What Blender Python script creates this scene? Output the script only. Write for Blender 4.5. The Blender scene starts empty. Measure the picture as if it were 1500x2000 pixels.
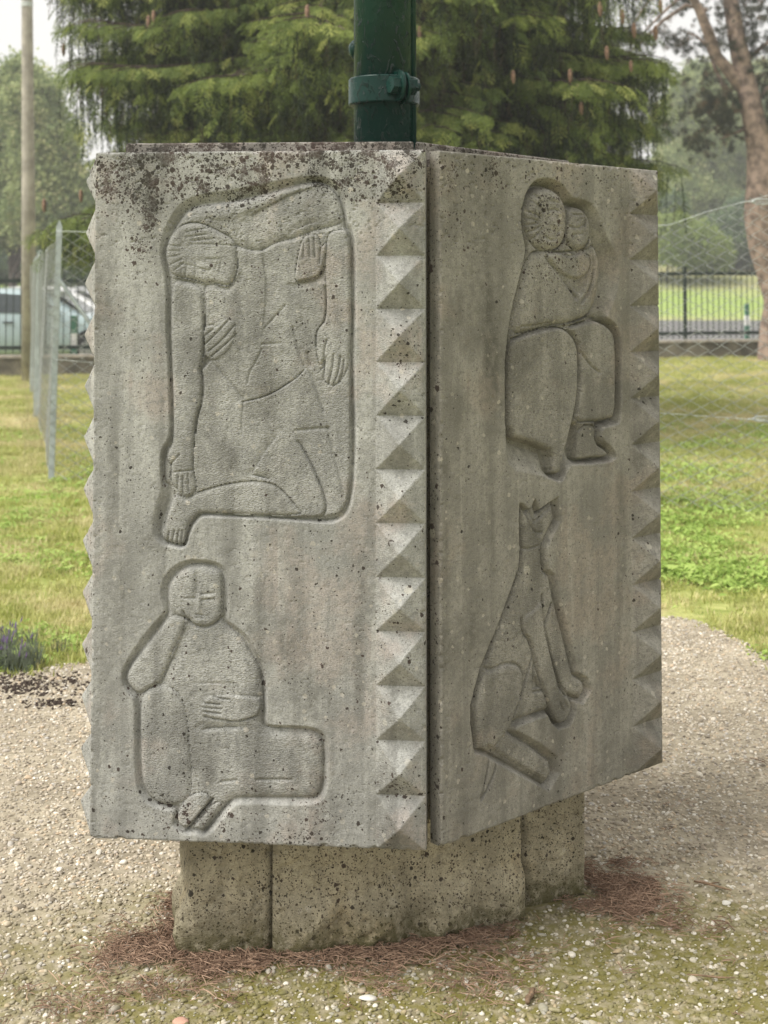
import bpy, math, random
import numpy as np
from mathutils import Vector, Matrix
rnd = random.Random(7)
R = np.random.RandomState(7)
rad = math.radians

# ---------------------------------------------------------------- camera
F_PX, HORIZON, PITCH = 2584.0, 560.0, 2.25      # focal length in pixels of the 1500x2000 photograph
ph = rad(PITCH)
CAM = np.array([0, 0, 1.5])
FW = np.array([0, math.cos(ph), math.sin(ph)]); UP = np.array([0, -math.sin(ph), math.cos(ph)]); RT = np.array([1.0, 0, 0])
YP = HORIZON - F_PX * math.tan(ph)
scene = bpy.context.scene
cam_data = bpy.data.cameras.new('camera')
cam = bpy.data.objects.new('camera', cam_data)
scene.collection.objects.link(cam)
cam.location = CAM; cam.rotation_euler = (rad(90) + ph, 0, 0)
cam_data.sensor_fit = 'VERTICAL'; cam_data.sensor_height = 36; cam_data.sensor_width = 27
cam_data.lens = F_PX * 36 / 2000
cam_data.shift_y = -(1000 - YP) / 2000
cam_data.clip_start = 0.05; cam_data.clip_end = 2000
cam_data.dof.use_dof = True; cam_data.dof.focus_distance = 3.0; cam_data.dof.aperture_fstop = 5.6
scene.camera = cam

# ---------------------------------------------------------------- sky, sun, exposure
SUN_EL, SUN_AZ = rad(51), rad(-113)     # soft light from behind-left of the camera (azimuth measured from +Y towards +X)
world = bpy.data.worlds.new('World'); scene.world = world; world.use_nodes = True
wn = world.node_tree; wn.nodes.clear()
sky = wn.nodes.new('ShaderNodeTexSky'); sky.sky_type = 'NISHITA'; sky.sun_disc = False
sky.sun_elevation = SUN_EL; sky.sun_rotation = SUN_AZ; sky.dust_density = 4.0; sky.ozone_density = 1.0
hs = wn.nodes.new('ShaderNodeHueSaturation'); hs.inputs['Saturation'].default_value = 0.12
wmix = wn.nodes.new('ShaderNodeMix'); wmix.data_type = 'RGBA'; wmix.inputs['Factor'].default_value = 0.8
wmix.inputs['B'].default_value = (9.2, 9.05, 8.7, 1)          # even pale cloud cover
bg = wn.nodes.new('ShaderNodeBackground'); bg.inputs['Strength'].default_value = 0.040
wo = wn.nodes.new('ShaderNodeOutputWorld')
wn.links.new(sky.outputs[0], hs.inputs['Color']); wn.links.new(hs.outputs[0], wmix.inputs['A'])
wn.links.new(wmix.outputs['Result'], bg.inputs['Color']); wn.links.new(bg.outputs[0], wo.inputs['Surface'])
sl = bpy.data.lights.new('sun', 'SUN'); sl.energy = 1.5; sl.angle = rad(45); sl.color = (1.0, 0.965, 0.91)
sun = bpy.data.objects.new('sun', sl); scene.collection.objects.link(sun)
sd = Vector((math.sin(SUN_AZ) * math.cos(SUN_EL), math.cos(SUN_AZ) * math.cos(SUN_EL), math.sin(SUN_EL)))
sun.rotation_euler = sd.to_track_quat('Z', 'Y').to_euler(); sun.location = (-5, -5, 12)
vs = scene.view_settings
vs.view_transform = 'Standard'; vs.look = 'None'; vs.gamma = 1; vs.use_curve_mapping = False; vs.exposure = 1.72
scene.cycles.max_bounces = 6; scene.cycles.volume_bounces = 0; scene.cycles.transparent_max_bounces = 8

# ---------------------------------------------------------------- helpers
def proj(p):
    d = np.asarray(p, float) - CAM; w = d @ FW
    return 750 + F_PX * (d @ RT) / w, YP - F_PX * (d @ UP) / w
def ray(x, y): return FW + (x - 750) / F_PX * RT + (YP - y) / F_PX * UP
def at_z(x, y, z=0.0):
    r = ray(x, y); return CAM + r * (z - CAM[2]) / r[2]
def at_y(x, y, Y):
    r = ray(x, y); return CAM + r * Y / r[1]

def tag(o, label=None, cat=None, group=None, kind=None):
    if label: o['label'] = label
    if cat: o['category'] = cat
    if group: o['group'] = group
    if kind: o['kind'] = kind
    return o
def link(o, parent=None):
    scene.collection.objects.link(o)
    if parent is not None: o.parent = parent
    return o
def empty(name, loc=(0, 0, 0), rz=0.0, parent=None):
    o = bpy.data.objects.new(name, None); o.empty_display_size = 0.1
    o.location = loc; o.rotation_euler = (0, 0, rz)
    return link(o, parent)
def obj(name, me, mat=None, parent=None, smooth=None):
    if mat is not None:
        me.materials.clear(); me.materials.append(mat)
    if smooth is not None:
        me.polygons.foreach_set('use_smooth', [smooth] * len(me.polygons))
    return link(bpy.data.objects.new(name, me), parent)
def mesh_np(name, V, faces):
    """faces: list of int arrays (n,3) or (n,4)"""
    me = bpy.data.meshes.new(name)
    V = np.asarray(V, np.float32)
    me.vertices.add(len(V)); me.vertices.foreach_set('co', V.ravel())
    faces = [np.asarray(f, np.int32) for f in faces if len(f)]
    nl = sum(f.size for f in faces); npoly = sum(len(f) for f in faces)
    me.loops.add(nl); me.loops.foreach_set('vertex_index', np.concatenate([f.ravel() for f in faces]))
    tot = np.concatenate([np.full(len(f), f.shape[1], np.int32) for f in faces])
    start = np.concatenate([[0], np.cumsum(tot)[:-1]]).astype(np.int32)
    me.polygons.add(npoly); me.polygons.foreach_set('loop_start', start); me.polygons.foreach_set('loop_total', tot)
    me.update(calc_edges=True)
    return me
class MB:
    """collects polygons and builds one mesh"""
    def __init__(s): s.v = []; s.f = []
    def add(s, v, f):
        b = len(s.v); s.v += [tuple(p) for p in v]; s.f += [tuple(i + b for i in q) for q in f]; return s
    def box(s, x0, x1, y0, y1, z0, z1, M=None):
        v = [(x, y, z) for z in (z0, z1) for y in (y0, y1) for x in (x0, x1)]
        if M is not None: v = [tuple(M @ Vector(p)) for p in v]
        return s.add(v, [(0, 2, 3, 1), (4, 5, 7, 6), (0, 1, 5, 4), (2, 6, 7, 3), (0, 4, 6, 2), (1, 3, 7, 5)])
    def tube(s, pts, radii, n=8, cap=True, phase=0.0):
        pts = [Vector(p) for p in pts]
        if not hasattr(radii, '__len__'): radii = [radii] * len(pts)
        prev = None; rings = []
        for i, p in enumerate(pts):
            a = pts[max(i - 1, 0)]; b = pts[min(i + 1, len(pts) - 1)]
            t = (b - a); t = t.normalized() if t.length > 1e-9 else Vector((0, 0, 1))
            if prev is None:
                ref = Vector((0, 0, 1)) if abs(t.z) < 0.9 else Vector((1, 0, 0))
                u = t.cross(ref).normalized()
            else:
                u = (prev - t * prev.dot(t)); u = u.normalized() if u.length > 1e-6 else t.orthogonal().normalized()
            prev = u; w = t.cross(u)
            rings.append([p + (u * math.cos(2 * math.pi * k / n + phase) + w * math.sin(2 * math.pi * k / n + phase)) * radii[i] for k in range(n)])
        v = [q for r in rings for q in r]; f = []
        for i in range(len(rings) - 1):
            for k in range(n):
                f.append((i * n + k, i * n + (k + 1) % n, (i + 1) * n + (k + 1) % n, (i + 1) * n + k))
        if cap: f.append(tuple(range(n - 1, -1, -1))); f.append(tuple((len(rings) - 1) * n + k for k in range(n)))
        return s.add(v, f)
    def prism(s, poly, z0, z1):
        n = len(poly)
        v = [(p[0], p[1], z0) for p in poly] + [(p[0], p[1], z1) for p in poly]
        f = [(i, (i + 1) % n, n + (i + 1) % n, n + i) for i in range(n)] + [tuple(range(n - 1, -1, -1)), tuple(range(n, 2 * n))]
        return s.add(v, f)
    def me(s, name):
        m = bpy.data.meshes.new(name); m.from_pydata(s.v, [], s.f); m.update(); return m
    def build(s, name, mat, parent=None, smooth=False): return obj(name, s.me(name), mat, parent, smooth)
def bevel(o, w, seg=2):
    m = o.modifiers.new('bevel', 'BEVEL'); m.width = w; m.segments = seg; m.limit_method = 'ANGLE'; m.angle_limit = rad(40); return o

# shader node shorthand -------------------------------------------------
class NT:
    def __init__(s, name):
        s.m = bpy.data.materials.new(name); s.m.use_nodes = True; s.t = s.m.node_tree; s.t.nodes.clear()
        s.out = s.n('ShaderNodeOutputMaterial'); s.b = s.n('ShaderNodeBsdfPrincipled')
        s.l(s.b.outputs[0], s.out.inputs['Surface']); s.b.inputs['Specular IOR Level'].default_value = 0.25
    def n(s, t, **k):
        x = s.t.nodes.new(t)
        for a, b in k.items(): setattr(x, a, b)
        return x
    def l(s, a, b): s.t.links.new(a, b)
    def setin(s, sock, v):
        if isinstance(v, bpy.types.NodeSocket): s.l(v, sock)
        elif v is not None:
            if hasattr(v, '__len__') and len(v) == 3 and sock.type == 'RGBA': v = (*v, 1)
            sock.default_value = v
    def coord(s, kind='Object', scale=None, rot=None):
        o = s.n('ShaderNodeTexCoord').outputs[kind]
        if scale is not None or rot is not None:
            mp = s.n('ShaderNodeMapping'); s.l(o, mp.inputs['Vector'])
            if scale is not None: mp.inputs['Scale'].default_value = scale
            if rot is not None: mp.inputs['Rotation'].default_value = rot
            o = mp.outputs[0]
        return o
    def pos(s): return s.n('ShaderNodeNewGeometry').outputs['Position']
    def mapv(s, v, scale=(1, 1, 1), rot=(0, 0, 0), loc=(0, 0, 0)):
        mp = s.n('ShaderNodeMapping'); s.l(v, mp.inputs['Vector'])
        mp.inputs['Scale'].default_value = scale; mp.inputs['Rotation'].default_value = rot; mp.inputs['Location'].default_value = loc
        return mp.outputs[0]
    def noise(s, v, scale, detail=3, rough=0.55, dist=0.0):
        x = s.n('ShaderNodeTexNoise'); s.l(v, x.inputs['Vector'])
        x.inputs['Scale'].default_value = scale; x.inputs['Detail'].default_value = detail
        x.inputs['Roughness'].default_value = rough; x.inputs['Distortion'].default_value = dist
        return x.outputs['Fac'] if 'Fac' in x.outputs else x.outputs[0]
    def vor(s, v, scale, feature='F1', rnd_=1.0, out='Distance'):
        x = s.n('ShaderNodeTexVoronoi'); x.feature = feature; s.l(v, x.inputs['Vector'])
        x.inputs['Scale'].default_value = scale; x.inputs['Randomness'].default_value = rnd_
        return x.outputs['Distance'], x.outputs.get('Color')
    def math(s, op, a, b=None, c=None, clamp=False):
        x = s.n('ShaderNodeMath', operation=op); x.use_clamp = clamp
        s.setin(x.inputs[0], a)
        if b is not None: s.setin(x.inputs[1], b)
        if c is not None: s.setin(x.inputs[2], c)
        return x.outputs[0]
    def ramp(s, v, lo, hi, a=0.0, b=1.0, smooth=True):
        x = s.n('ShaderNodeMapRange'); x.interpolation_type = 'SMOOTHSTEP' if smooth else 'LINEAR'
        s.setin(x.inputs['Value'], v); s.setin(x.inputs['From Min'], lo); s.setin(x.inputs['From Max'], hi)
        x.inputs['To Min'].default_value = a; x.inputs['To Max'].default_value = b
        return x.outputs['Result']
    def mix(s, f, a, b, mode='MIX'):
        x = s.n('ShaderNodeMix'); x.data_type = 'RGBA'; x.blend_type = mode
        s.setin(x.inputs['Factor'], f); s.setin(x.inputs['A'], a); s.setin(x.inputs['B'], b)
        return x.outputs['Result']
    def attr(s, name, kind='GEOMETRY'):
        x = s.n('ShaderNodeAttribute'); x.attribute_name = name; x.attribute_type = kind
        return x
    def sep(s, c):
        x = s.n('ShaderNodeSeparateColor'); s.l(c, x.inputs[0]); return x.outputs
    def rand(s): return s.n('ShaderNodeObjectInfo').outputs['Random']
    def bump(s, h, strength=0.3, dist=0.002, prev=None):
        x = s.n('ShaderNodeBump'); x.inputs['Strength'].default_value = strength; x.inputs['Distance'].default_value = dist
        s.setin(x.inputs['Height'], h)
        if prev is not None: s.l(prev, x.inputs['Normal'])
        return x.outputs[0]
    def fin(s, col=None, rough=None, normal=None, metal=None, spec=None):
        if col is not None: s.setin(s.b.inputs['Base Color'], col)
        if rough is not None: s.setin(s.b.inputs['Roughness'], rough)
        if metal is not None: s.setin(s.b.inputs['Metallic'], metal)
        if spec is not None: s.b.inputs['Specular IOR Level'].default_value = spec
        if normal is not None: s.l(normal, s.b.inputs['Normal'])
        return s.m
def plain(name, col, rough=0.6, metal=0.0, var=0.12, scale=8.0, spec=0.3, bump=0.0, bscale=60):
    t = NT(name); c = t.coord()
    n = t.noise(c, scale, 4)
    dark = tuple(x * (1 - var * 1.6) for x in col); lite = tuple(min(1, x * (1 + var)) for x in col)
    col2 = t.mix(t.ramp(n, 0.3, 0.7), dark, lite)
    nm = t.bump(t.noise(c, bscale, 3), bump, 0.003) if bump else None
    return t.fin(col2, rough, nm, metal, spec)

# scattering ------------------------------------------------------------
def proto_collection(name, meshes, mats):
    col = bpy.data.collections.new(name)
    for m, mt in zip(meshes, mats):
        if mt is not None: m.materials.clear(); m.materials.append(mt)
        o = bpy.data.objects.new(name + '_shape', m); col.objects.link(o)
    return col
_groups = {}
def scatter_group(col):
    if col.name in _groups: return _groups[col.name]
    g = bpy.data.node_groups.new('scatter_' + col.name, 'GeometryNodeTree')
    g.interface.new_socket('Geometry', in_out='INPUT', socket_type='NodeSocketGeometry')
    g.interface.new_socket('Geometry', in_out='OUTPUT', socket_type='NodeSocketGeometry')
    N = g.nodes.new; L = g.links.new
    gi = N('NodeGroupInput'); go = N('NodeGroupOutput'); ip = N('GeometryNodeInstanceOnPoints'); ci = N('GeometryNodeCollectionInfo')
    ci.inputs['Collection'].default_value = col; ci.inputs['Separate Children'].default_value = True; ci.inputs['Reset Children'].default_value = True
    ip.inputs['Pick Instance'].default_value = True
    def na(n, t):
        x = N('GeometryNodeInputNamedAttribute'); x.data_type = t; x.inputs['Name'].default_value = n
        return x.outputs['Attribute']
    L(gi.outputs[0], ip.inputs['Points']); L(ci.outputs[0], ip.inputs['Instance'])
    L(na('idx', 'INT'), ip.inputs['Instance Index'])
    e2r = N('FunctionNodeEulerToRotation'); L(na('rot', 'FLOAT_VECTOR'), e2r.inputs[0]); L(e2r.outputs[0], ip.inputs['Rotation'])
    L(na('scl', 'FLOAT_VECTOR'), ip.inputs['Scale']); L(ip.outputs[0], go.inputs[0])
    _groups[col.name] = g; return g
def scatter(name, pts, rots, scl, col, parent=None, kind='stuff'):
    pts = np.asarray(pts, np.float32); n = len(pts)
    me = bpy.data.meshes.new(name); me.vertices.add(n); me.vertices.foreach_set('co', pts.ravel())
    scl = np.asarray(scl, np.float32)
    if scl.ndim == 1: scl = np.repeat(scl[:, None], 3, 1)
    for nm, tp, dat in (('rot', 'FLOAT_VECTOR', np.asarray(rots, np.float32)), ('scl', 'FLOAT_VECTOR', scl)):
        a = me.attributes.new(nm, tp, 'POINT'); a.data.foreach_set('vector', dat.ravel())
    a = me.attributes.new('idx', 'INT', 'POINT'); a.data.foreach_set('value', R.randint(0, len(col.objects), n).astype(np.int32))
    o = link(bpy.data.objects.new(name, me), parent)
    md = o.modifiers.new('scatter', 'NODES'); md.node_group = scatter_group(col)
    if kind: o['kind'] = kind
    return o
def blades(n, fn):
    """n thin blades; fn(i) -> base, tip, side vector, (optional) mid offset ; returns V,F arrays of 4-vertex kites"""
    V = []; Fc = []
    for i in range(n):
        b, t, s = fn(i)
        m = (b * 0.55 + t * 0.45)
        k = len(V); V += [b, m + s, t, m - s]; Fc.append((k, k + 1, k + 2, k + 3))
    return [tuple(v) for v in V], Fc

# smooth value noise on numpy arrays
def vnoise(x, y, seed=0):
    xi = np.floor(x).astype(np.int64); yi = np.floor(y).astype(np.int64); fx = x - xi; fy = y - yi
    fx = fx * fx * (3 - 2 * fx); fy = fy * fy * (3 - 2 * fy)
    def h(a, b):
        n = (a * 374761393 + b * 668265263 + seed * 1442695041) & 0xffffffff
        n = ((n ^ (n >> 13)) * 1274126177) & 0xffffffff
        return ((n ^ (n >> 16)) & 0xffff) / 65535.0
    return (h(xi, yi) * (1 - fx) + h(xi + 1, yi) * fx) * (1 - fy) + (h(xi, yi + 1) * (1 - fx) + h(xi + 1, yi + 1) * fx) * fy
def fbm(x, y, seed=0, o=4):
    s = 0; a = 0.5; t = 0
    for k in range(o): s = s + a * vnoise(x, y, seed + k); t += a; x = x * 2.03 + 3.1; y = y * 2.03 + 1.7; a *= 0.5
    return s / t

# ---------------------------------------------------------------- terrain
def smooth01(t): t = np.clip(t, 0, 1); return t * t * (3 - 2 * t)
def ground_z(x, y):
    x = np.asarray(x, float); y = np.asarray(y, float)
    z = 0.15 * smooth01((x + 2) / 8) * smooth01((y - 8) / 15)
    z = z + 2.6 * smooth01((y - 53) / 22) + 1.5 * smooth01((y - 80) / 80)
    near = smooth01((np.hypot(x, y - 3.3) - 3.2) / 3)
    z = z + near * 0.05 * (fbm(x * 0.7, y * 0.7, 5, 3) - 0.5)
    return z

# ================================================================ stone
def stone_mat(name, base, warm, lichen=True, block=False):
    t = NT(name); c = t.coord(); a = t.attr('mask'); m = t.sep(a.outputs['Color'])
    carved, streak = m[1], m[2]; dens = t.math('MULTIPLY', m[0], t.ramp(t.noise(c, 28, 4, 0.6), 0.36, 0.64, 0.35, 1.6))
    n1 = t.noise(c, 7, 5, 0.6); n2 = t.noise(c, 45, 4, 0.6); n3 = t.noise(c, 300, 4, 0.75)
    col = t.mix(t.ramp(n1, 0.38, 0.62), tuple(x * 0.74 for x in base), tuple(x * 1.06 for x in base))
    col = t.mix(t.ramp(t.noise(t.mapv(c, (1, 1, 1), loc=(3, 1, 9)), 5.5, 4, 0.6), 0.50, 0.64, 0, 0.65), col, warm)
    # rain streaks: noise stretched along the height
    sv = t.mapv(c, (14, 14, 1.1)); st = t.noise(sv, 1.6, 5, 0.6, 0.4)
    col = t.mix(t.math('MULTIPLY', t.ramp(st, 0.5, 0.68), 0.52), col, tuple(x * 0.5 for x in base))
    col = t.mix(t.math('MULTIPLY', t.ramp(st, 0.46, 0.34), 0.45), col, tuple(min(1, x * 1.32) for x in base))
    col = t.mix(t.math('MULTIPLY', streak, t.ramp(n2, 0.35, 0.65, 0.45, 1.0)), col, (0.07, 0.066, 0.052))
    # mottling, grain
    n2b = t.noise(c, 95, 5, 0.7)
    col = t.mix(t.ramp(n2b, 0.50, 0.64, 0.0, 0.65), col, tuple(x * 0.5 for x in base))
    col = t.mix(t.ramp(n2, 0.45, 0.7, 0.0, 0.4), col, tuple(x * 0.62 for x in base))
    col = t.mix(t.ramp(n3, 0.50, 0.66, 0.0, 0.65), col, tuple(x * 0.45 for x in base))
    col = t.mix(t.ramp(n3, 0.46, 0.3, 0.0, 0.5), col, tuple(min(1, x * 1.35) for x in base))
    wob = t.n('ShaderNodeVectorMath', operation='ADD'); t.l(c, wob.inputs[0])
    nz = t.n('ShaderNodeTexNoise'); t.l(c, nz.inputs['Vector']); nz.inputs['Scale'].default_value = 190; nz.inputs['Detail'].default_value = 3
    sc = t.n('ShaderNodeVectorMath', operation='SCALE'); t.l(nz.outputs['Color'], sc.inputs[0]); sc.inputs['Scale'].default_value = 0.0065
    t.l(sc.outputs[0], wob.inputs[1]); w = wob.outputs[0]
    # pale crustose lichen discs
    d, vc = t.vor(t.mapv(w, loc=(0.3, 0.7, 0.1)), 26); r = t.sep(vc)
    pale = t.math('MULTIPLY', t.math('LESS_THAN', d, t.math('MULTIPLY', r[0], 0.30)), t.math('GREATER_THAN', r[1], t.ramp(t.noise(c, 5, 3), 0.35, 0.65, 0.9, 0.45)))
    col = t.mix(t.math('MULTIPLY', pale, t.math('MULTIPLY', r[2], 0.45)), col, (0.52, 0.49, 0.41))
    d, vc = t.vor(t.mapv(w, loc=(1.3, 0.2, 0.4)), 62); r = t.sep(vc)
    pale = t.math('MULTIPLY', t.math('LESS_THAN', d, t.math('MULTIPLY', t.math('MULTIPLY', r[0], r[0]), 0.40)), t.math('GREATER_THAN', r[1], t.ramp(t.noise(c, 6, 3), 0.35, 0.65, 0.95, 0.4)))
    col = t.mix(t.math('MULTIPLY', pale, t.math('MULTIPLY', r[2], 0.5)), col, (0.50, 0.46, 0.39))
    # dark lichen: big rosettes, small dots, fine crust, all driven by the density mask
    dark = None
    for sc_, rmax, gate in ((58, 0.42, 0.62), (90, 0.46, 0.8), (150, 0.48, 0.9), (260, 0.5, 1.2)):
        d, vc = t.vor(t.mapv(w, loc=(sc_ * 0.01, 0.4, 0.9)), sc_); r = t.sep(vc)
        on = t.math('LESS_THAN', r[1], t.math('MULTIPLY', dens, gate))
        edge = t.math('ADD', t.math('MULTIPLY', t.math('MULTIPLY', r[0], r[0]), rmax - 0.14), 0.14)
        s_ = t.math('MULTIPLY', t.ramp(d, t.math('ADD', edge, 0.05), edge), on)
        dark = s_ if dark is None else t.math('MAXIMUM', dark, s_)
    crust = t.math('MULTIPLY', t.ramp(t.noise(c, 330, 5, 0.75), t.math('SUBTRACT', 0.80, t.math('MULTIPLY', dens, 0.27)), t.math('SUBTRACT', 0.84, t.math('MULTIPLY', dens, 0.27))), t.ramp(dens, 0.25, 1.0, 0.0, 0.8))
    dark = t.math('MAXIMUM', dark, crust)
    lc = t.mix(t.ramp(n1, 0.45, 0.6), (0.030, 0.026, 0.021), (0.055, 0.038, 0.032))
    col = t.mix(t.math('MULTIPLY', dark, 0.93), col, lc)
    if block:
        # dark hairline cracks and specks of the plinth stone, moss towards the soil line
        e, _ = t.vor(t.mapv(w, loc=(5, 5, 5)), 55, 'DISTANCE_TO_EDGE')
        crk = t.math('MULTIPLY', t.ramp(e, 0.035, 0.012), t.ramp(t.noise(c, 60, 3), 0.53, 0.58))
        d, vc = t.vor(w, 120); r = t.sep(vc)
        spk = t.math('MULTIPLY', t.math('LESS_THAN', d, 0.24), t.math('GREATER_THAN', r[0], 0.35))
        col = t.mix(t.math('MULTIPLY', t.math('MAXIMUM', crk, spk), 0.9), col, (0.05, 0.035, 0.02))
        z = t.n('ShaderNodeSeparateXYZ'); t.l(t.pos(), z.inputs[0])
        zz = t.math('ADD', z.outputs[2], t.math('MULTIPLY', n1, 0.05))
        col = t.mix(t.math('MULTIPLY', t.ramp(zz, 0.15, 0.03), t.ramp(n2, 0.35, 0.55, 0.3, 0.95)), col, (0.085, 0.075, 0.028))
    # relief: grain, pits and, inside the carved figures, slanting chisel strokes
    ch = t.noise(t.mapv(c, (1, 1, 2.6), rot=(0, rad(48), 0)), 190, 2, 0.5)
    ch2 = t.noise(t.mapv(c, (1, 1, 2.2), rot=(0, rad(-52), 0)), 170, 2, 0.5)
    chs = t.mix(t.ramp(n1, 0.45, 0.55), ch, ch2)
    b1 = t.bump(n3, 0.8, 0.0016)
    b2 = t.bump(t.math('MULTIPLY', chs, t.math('ADD', t.math('MULTIPLY', carved, 0.8), 0.25)), 1.0, 0.0042, b1)
    b3 = t.bump(n2, 0.35, 0.003, b2)
    pd, pc = t.vor(c, 150)
    pit = t.math('MULTIPLY', t.ramp(pd, 0.30, 0.12), t.math('GREATER_THAN', t.sep(pc)[0], 0.70))
    col = t.mix(t.math('MULTIPLY', pit, 0.45), col, tuple(x * 0.4 for x in base))
    b4 = t.bump(t.ramp(pd, 0.0, 0.16), 0.6, 0.0014, b3)
    b5 = t.bump(dark, 0.3, 0.001, b4)
    return t.fin(col, 0.9, b5, spec=0.2)
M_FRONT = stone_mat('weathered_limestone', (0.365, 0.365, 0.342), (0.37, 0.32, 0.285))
M_RIGHT = stone_mat('weathered_limestone_shaded', (0.285, 0.272, 0.238), (0.305, 0.26, 0.215))  # same stone darkened: shade of the right face put into the colour
M_BASE = stone_mat('plinth_limestone', (0.47, 0.42, 0.30), (0.42, 0.34, 0.20), block=True)  # brighter yellow carries the light bounced up from the ground
M_CAP = stone_mat('cap_limestone', (0.33, 0.305, 0.275), (0.31, 0.23, 0.20))

def chaikin(P, n=2, closed=True):
    P = np.asarray(P, float)
    for _ in range(n):
        if closed:
            Q = np.roll(P, -1, 0); P = np.stack([P * 0.75 + Q * 0.25, P * 0.25 + Q * 0.75], 1).reshape(-1, 2)
        else:
            A, B = P[:-1], P[1:]; M_ = np.stack([A * 0.75 + B * 0.25, A * 0.25 + B * 0.75], 1).reshape(-1, 2)
            P = np.concatenate([P[:1], M_[1:-1], P[-1:]])
    return P
class Relief:
    def __init__(s, origin, ang, width, z0, z1, nu, nv):
        s.o = np.array([origin[0], origin[1], 0.0]); s.ang = ang; s.w = width; s.z0 = z0; s.z1 = z1
        s.d = np.array([math.cos(ang), math.sin(ang), 0]); s.nrm = np.array([math.sin(ang), -math.cos(ang), 0])
        s.u = np.linspace(0, width, nu + 1); s.v = np.linspace(0, z1 - z0, nv + 1)
        s.U, s.V = np.meshgrid(s.u, s.v); s.H = np.zeros_like(s.U); s.C = np.zeros_like(s.U); s.fid = np.zeros((nv, nu), int)
        s.D = np.zeros_like(s.U); s.S = np.zeros_like(s.U)
    def uv(s, P, off=0.0):
        """photo pixels of the carving -> metres on the panel face"""
        out = []
        for x, y in P:
            r = ray(x, y); o = s.o + s.nrm * off
            t = ((o - CAM) @ s.nrm) / (r @ s.nrm); p = CAM + r * t
            out.append(((p - s.o) @ s.d, p[2] - s.z0))
        return np.array(out)
    def win(s, P, m):
        i0, i1 = np.searchsorted(s.u, [P[:, 0].min() - m, P[:, 0].max() + m]); j0, j1 = np.searchsorted(s.v, [P[:, 1].min() - m, P[:, 1].max() + m])
        return (slice(max(j0 - 1, 0), j1 + 1), slice(max(i0 - 1, 0), i1 + 1))
    def dist(s, P, W, closed=True):
        X = s.U[W]; Y = s.V[W]; best = np.full(X.shape, 1e9); ins = np.zeros(X.shape, bool)
        n = len(P); rng = n if closed else n - 1
        for k in range(rng):
            ax, ay = P[k]; bx, by = P[(k + 1) % n]; dx, dy = bx - ax, by - ay; L = dx * dx + dy * dy + 1e-14
            t = np.clip(((X - ax) * dx + (Y - ay) * dy) / L, 0, 1)
            q = (X - ax - t * dx) ** 2 + (Y - ay - t * dy) ** 2
            np.minimum(best, q, out=best)
            if closed and (ay > by) != (ay < by) or closed:
                c = ((ay > Y) != (by > Y))
                if dy != 0: ins ^= c & (X < ax + (Y - ay) * dx / dy)
        dd = np.sqrt(best)
        return np.where(ins, -dd, dd) if closed else dd
    def P(s, pts, n=2, closed=True): return chaikin(s.uv(pts), n, closed)
    def pocket(s, fig, depth, outer=None, w=0.014, bias=(-0.5, 0.85), k=0.5, body=(-0.002, 0.03), n=2, fid=0):
        """cut wall falling from the face at the outer line to -depth at the figure's edge; the figure swells back up inside"""
        A = s.P(fig, n)
        if outer is not None: B = s.P(outer, n); W = s.win(np.concatenate([A, B]), 0.01)
        else: W = s.win(A, 0.05)
        sa = s.dist(A, W); h = s.H[W]
        if outer is not None:
            sb = s.dist(B, W); ramp = np.where((sb < 0) & (sa > 0), -sb / (-sb + sa + 1e-9), 0)
        else:
            gy, gx = np.gradient(sa, s.v[1], s.u[1]); g = np.hypot(gx, gy) + 1e-6
            ww = w * (1 + k * (gx * bias[0] + gy * bias[1]) / g)
            ramp = np.where(sa > 0, np.clip(1 - sa / ww, 0, 1), 0)
        ramp = np.clip(ramp * 1.15, 0, 1)
        t = np.clip(-sa / body[1], 0, 1); dome = -depth + (body[0] + depth) * np.sqrt(np.clip(1 - (1 - t) ** 2, 0, 1))
        s.H[W] = np.where(sa <= 0, dome, h - depth * ramp)
        s.C[W] = np.maximum(s.C[W], np.clip(-sa / 0.006, 0, 1))
        if fid:
            f = s.fid[W[0].start:W[0].stop - 1, W[1].start:W[1].stop - 1]
            cc = sa[:f.shape[0], :f.shape[1]]; f[cc < -0.001] = fid
        return s
    def part(s, pts, lo, hi, r, n=2, grow=0.0):
        A = s.P(pts, n); W = s.win(A, 0.003); sa = s.dist(A, W)
        t = np.clip(-sa / (r * 0.7), 0, 1); new = lo + (hi - lo) * np.sqrt(np.clip(1 - (1 - t) ** 2, 0, 1))
        new += 0.0
        s.H[W] = np.where(sa <= 0, new, s.H[W]); return s
    def lift(s, pts, dh, r, n=2):
        """raise (or sink) an area relative to what is there, with a soft shoulder"""
        A = s.P(pts, n); W = s.win(A, 0.003); sa = s.dist(A, W)
        s.H[W] += np.where(sa <= 0, dh * smooth01(-sa / r), 0); return s
    def groove(s, pts, w=0.0022, d=0.003, n=1):
        A = s.P(pts, n, False); W = s.win(A, w * 4); q = s.dist(A, W, False)
        s.H[W] -= d * 1.3 * np.exp(-(q / (w * 0.95)) ** 2); return s
    def grooves(s, L, w=0.0022, d=0.003):
        for g in L: s.groove(g, w, d)
        return s
    def step(s, pts, dh, w=0.02, side=1, n=1):
        """crease: surface drops dh right at the line on one side and recovers over w"""
        A = s.P(pts, n, False); W = s.win(A, w * 1.5); X = s.U[W]; Y = s.V[W]
        best = np.full(X.shape, 1e9); sg = np.zeros(X.shape)
        for k in range(len(A) - 1):
            ax, ay = A[k]; bx, by = A[k + 1]; dx, dy = bx - ax, by - ay; L = dx * dx + dy * dy + 1e-14
            t = ((X - ax) * dx + (Y - ay) * dy) / L; tc = np.clip(t, 0, 1)
            q = (X - ax - tc * dx) ** 2 + (Y - ay - tc * dy) ** 2
            cr = dx * (Y - ay) - dy * (X - ax); m = q < best
            sg = np.where(m, np.sign(cr), sg); best = np.minimum(best, q)
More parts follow.
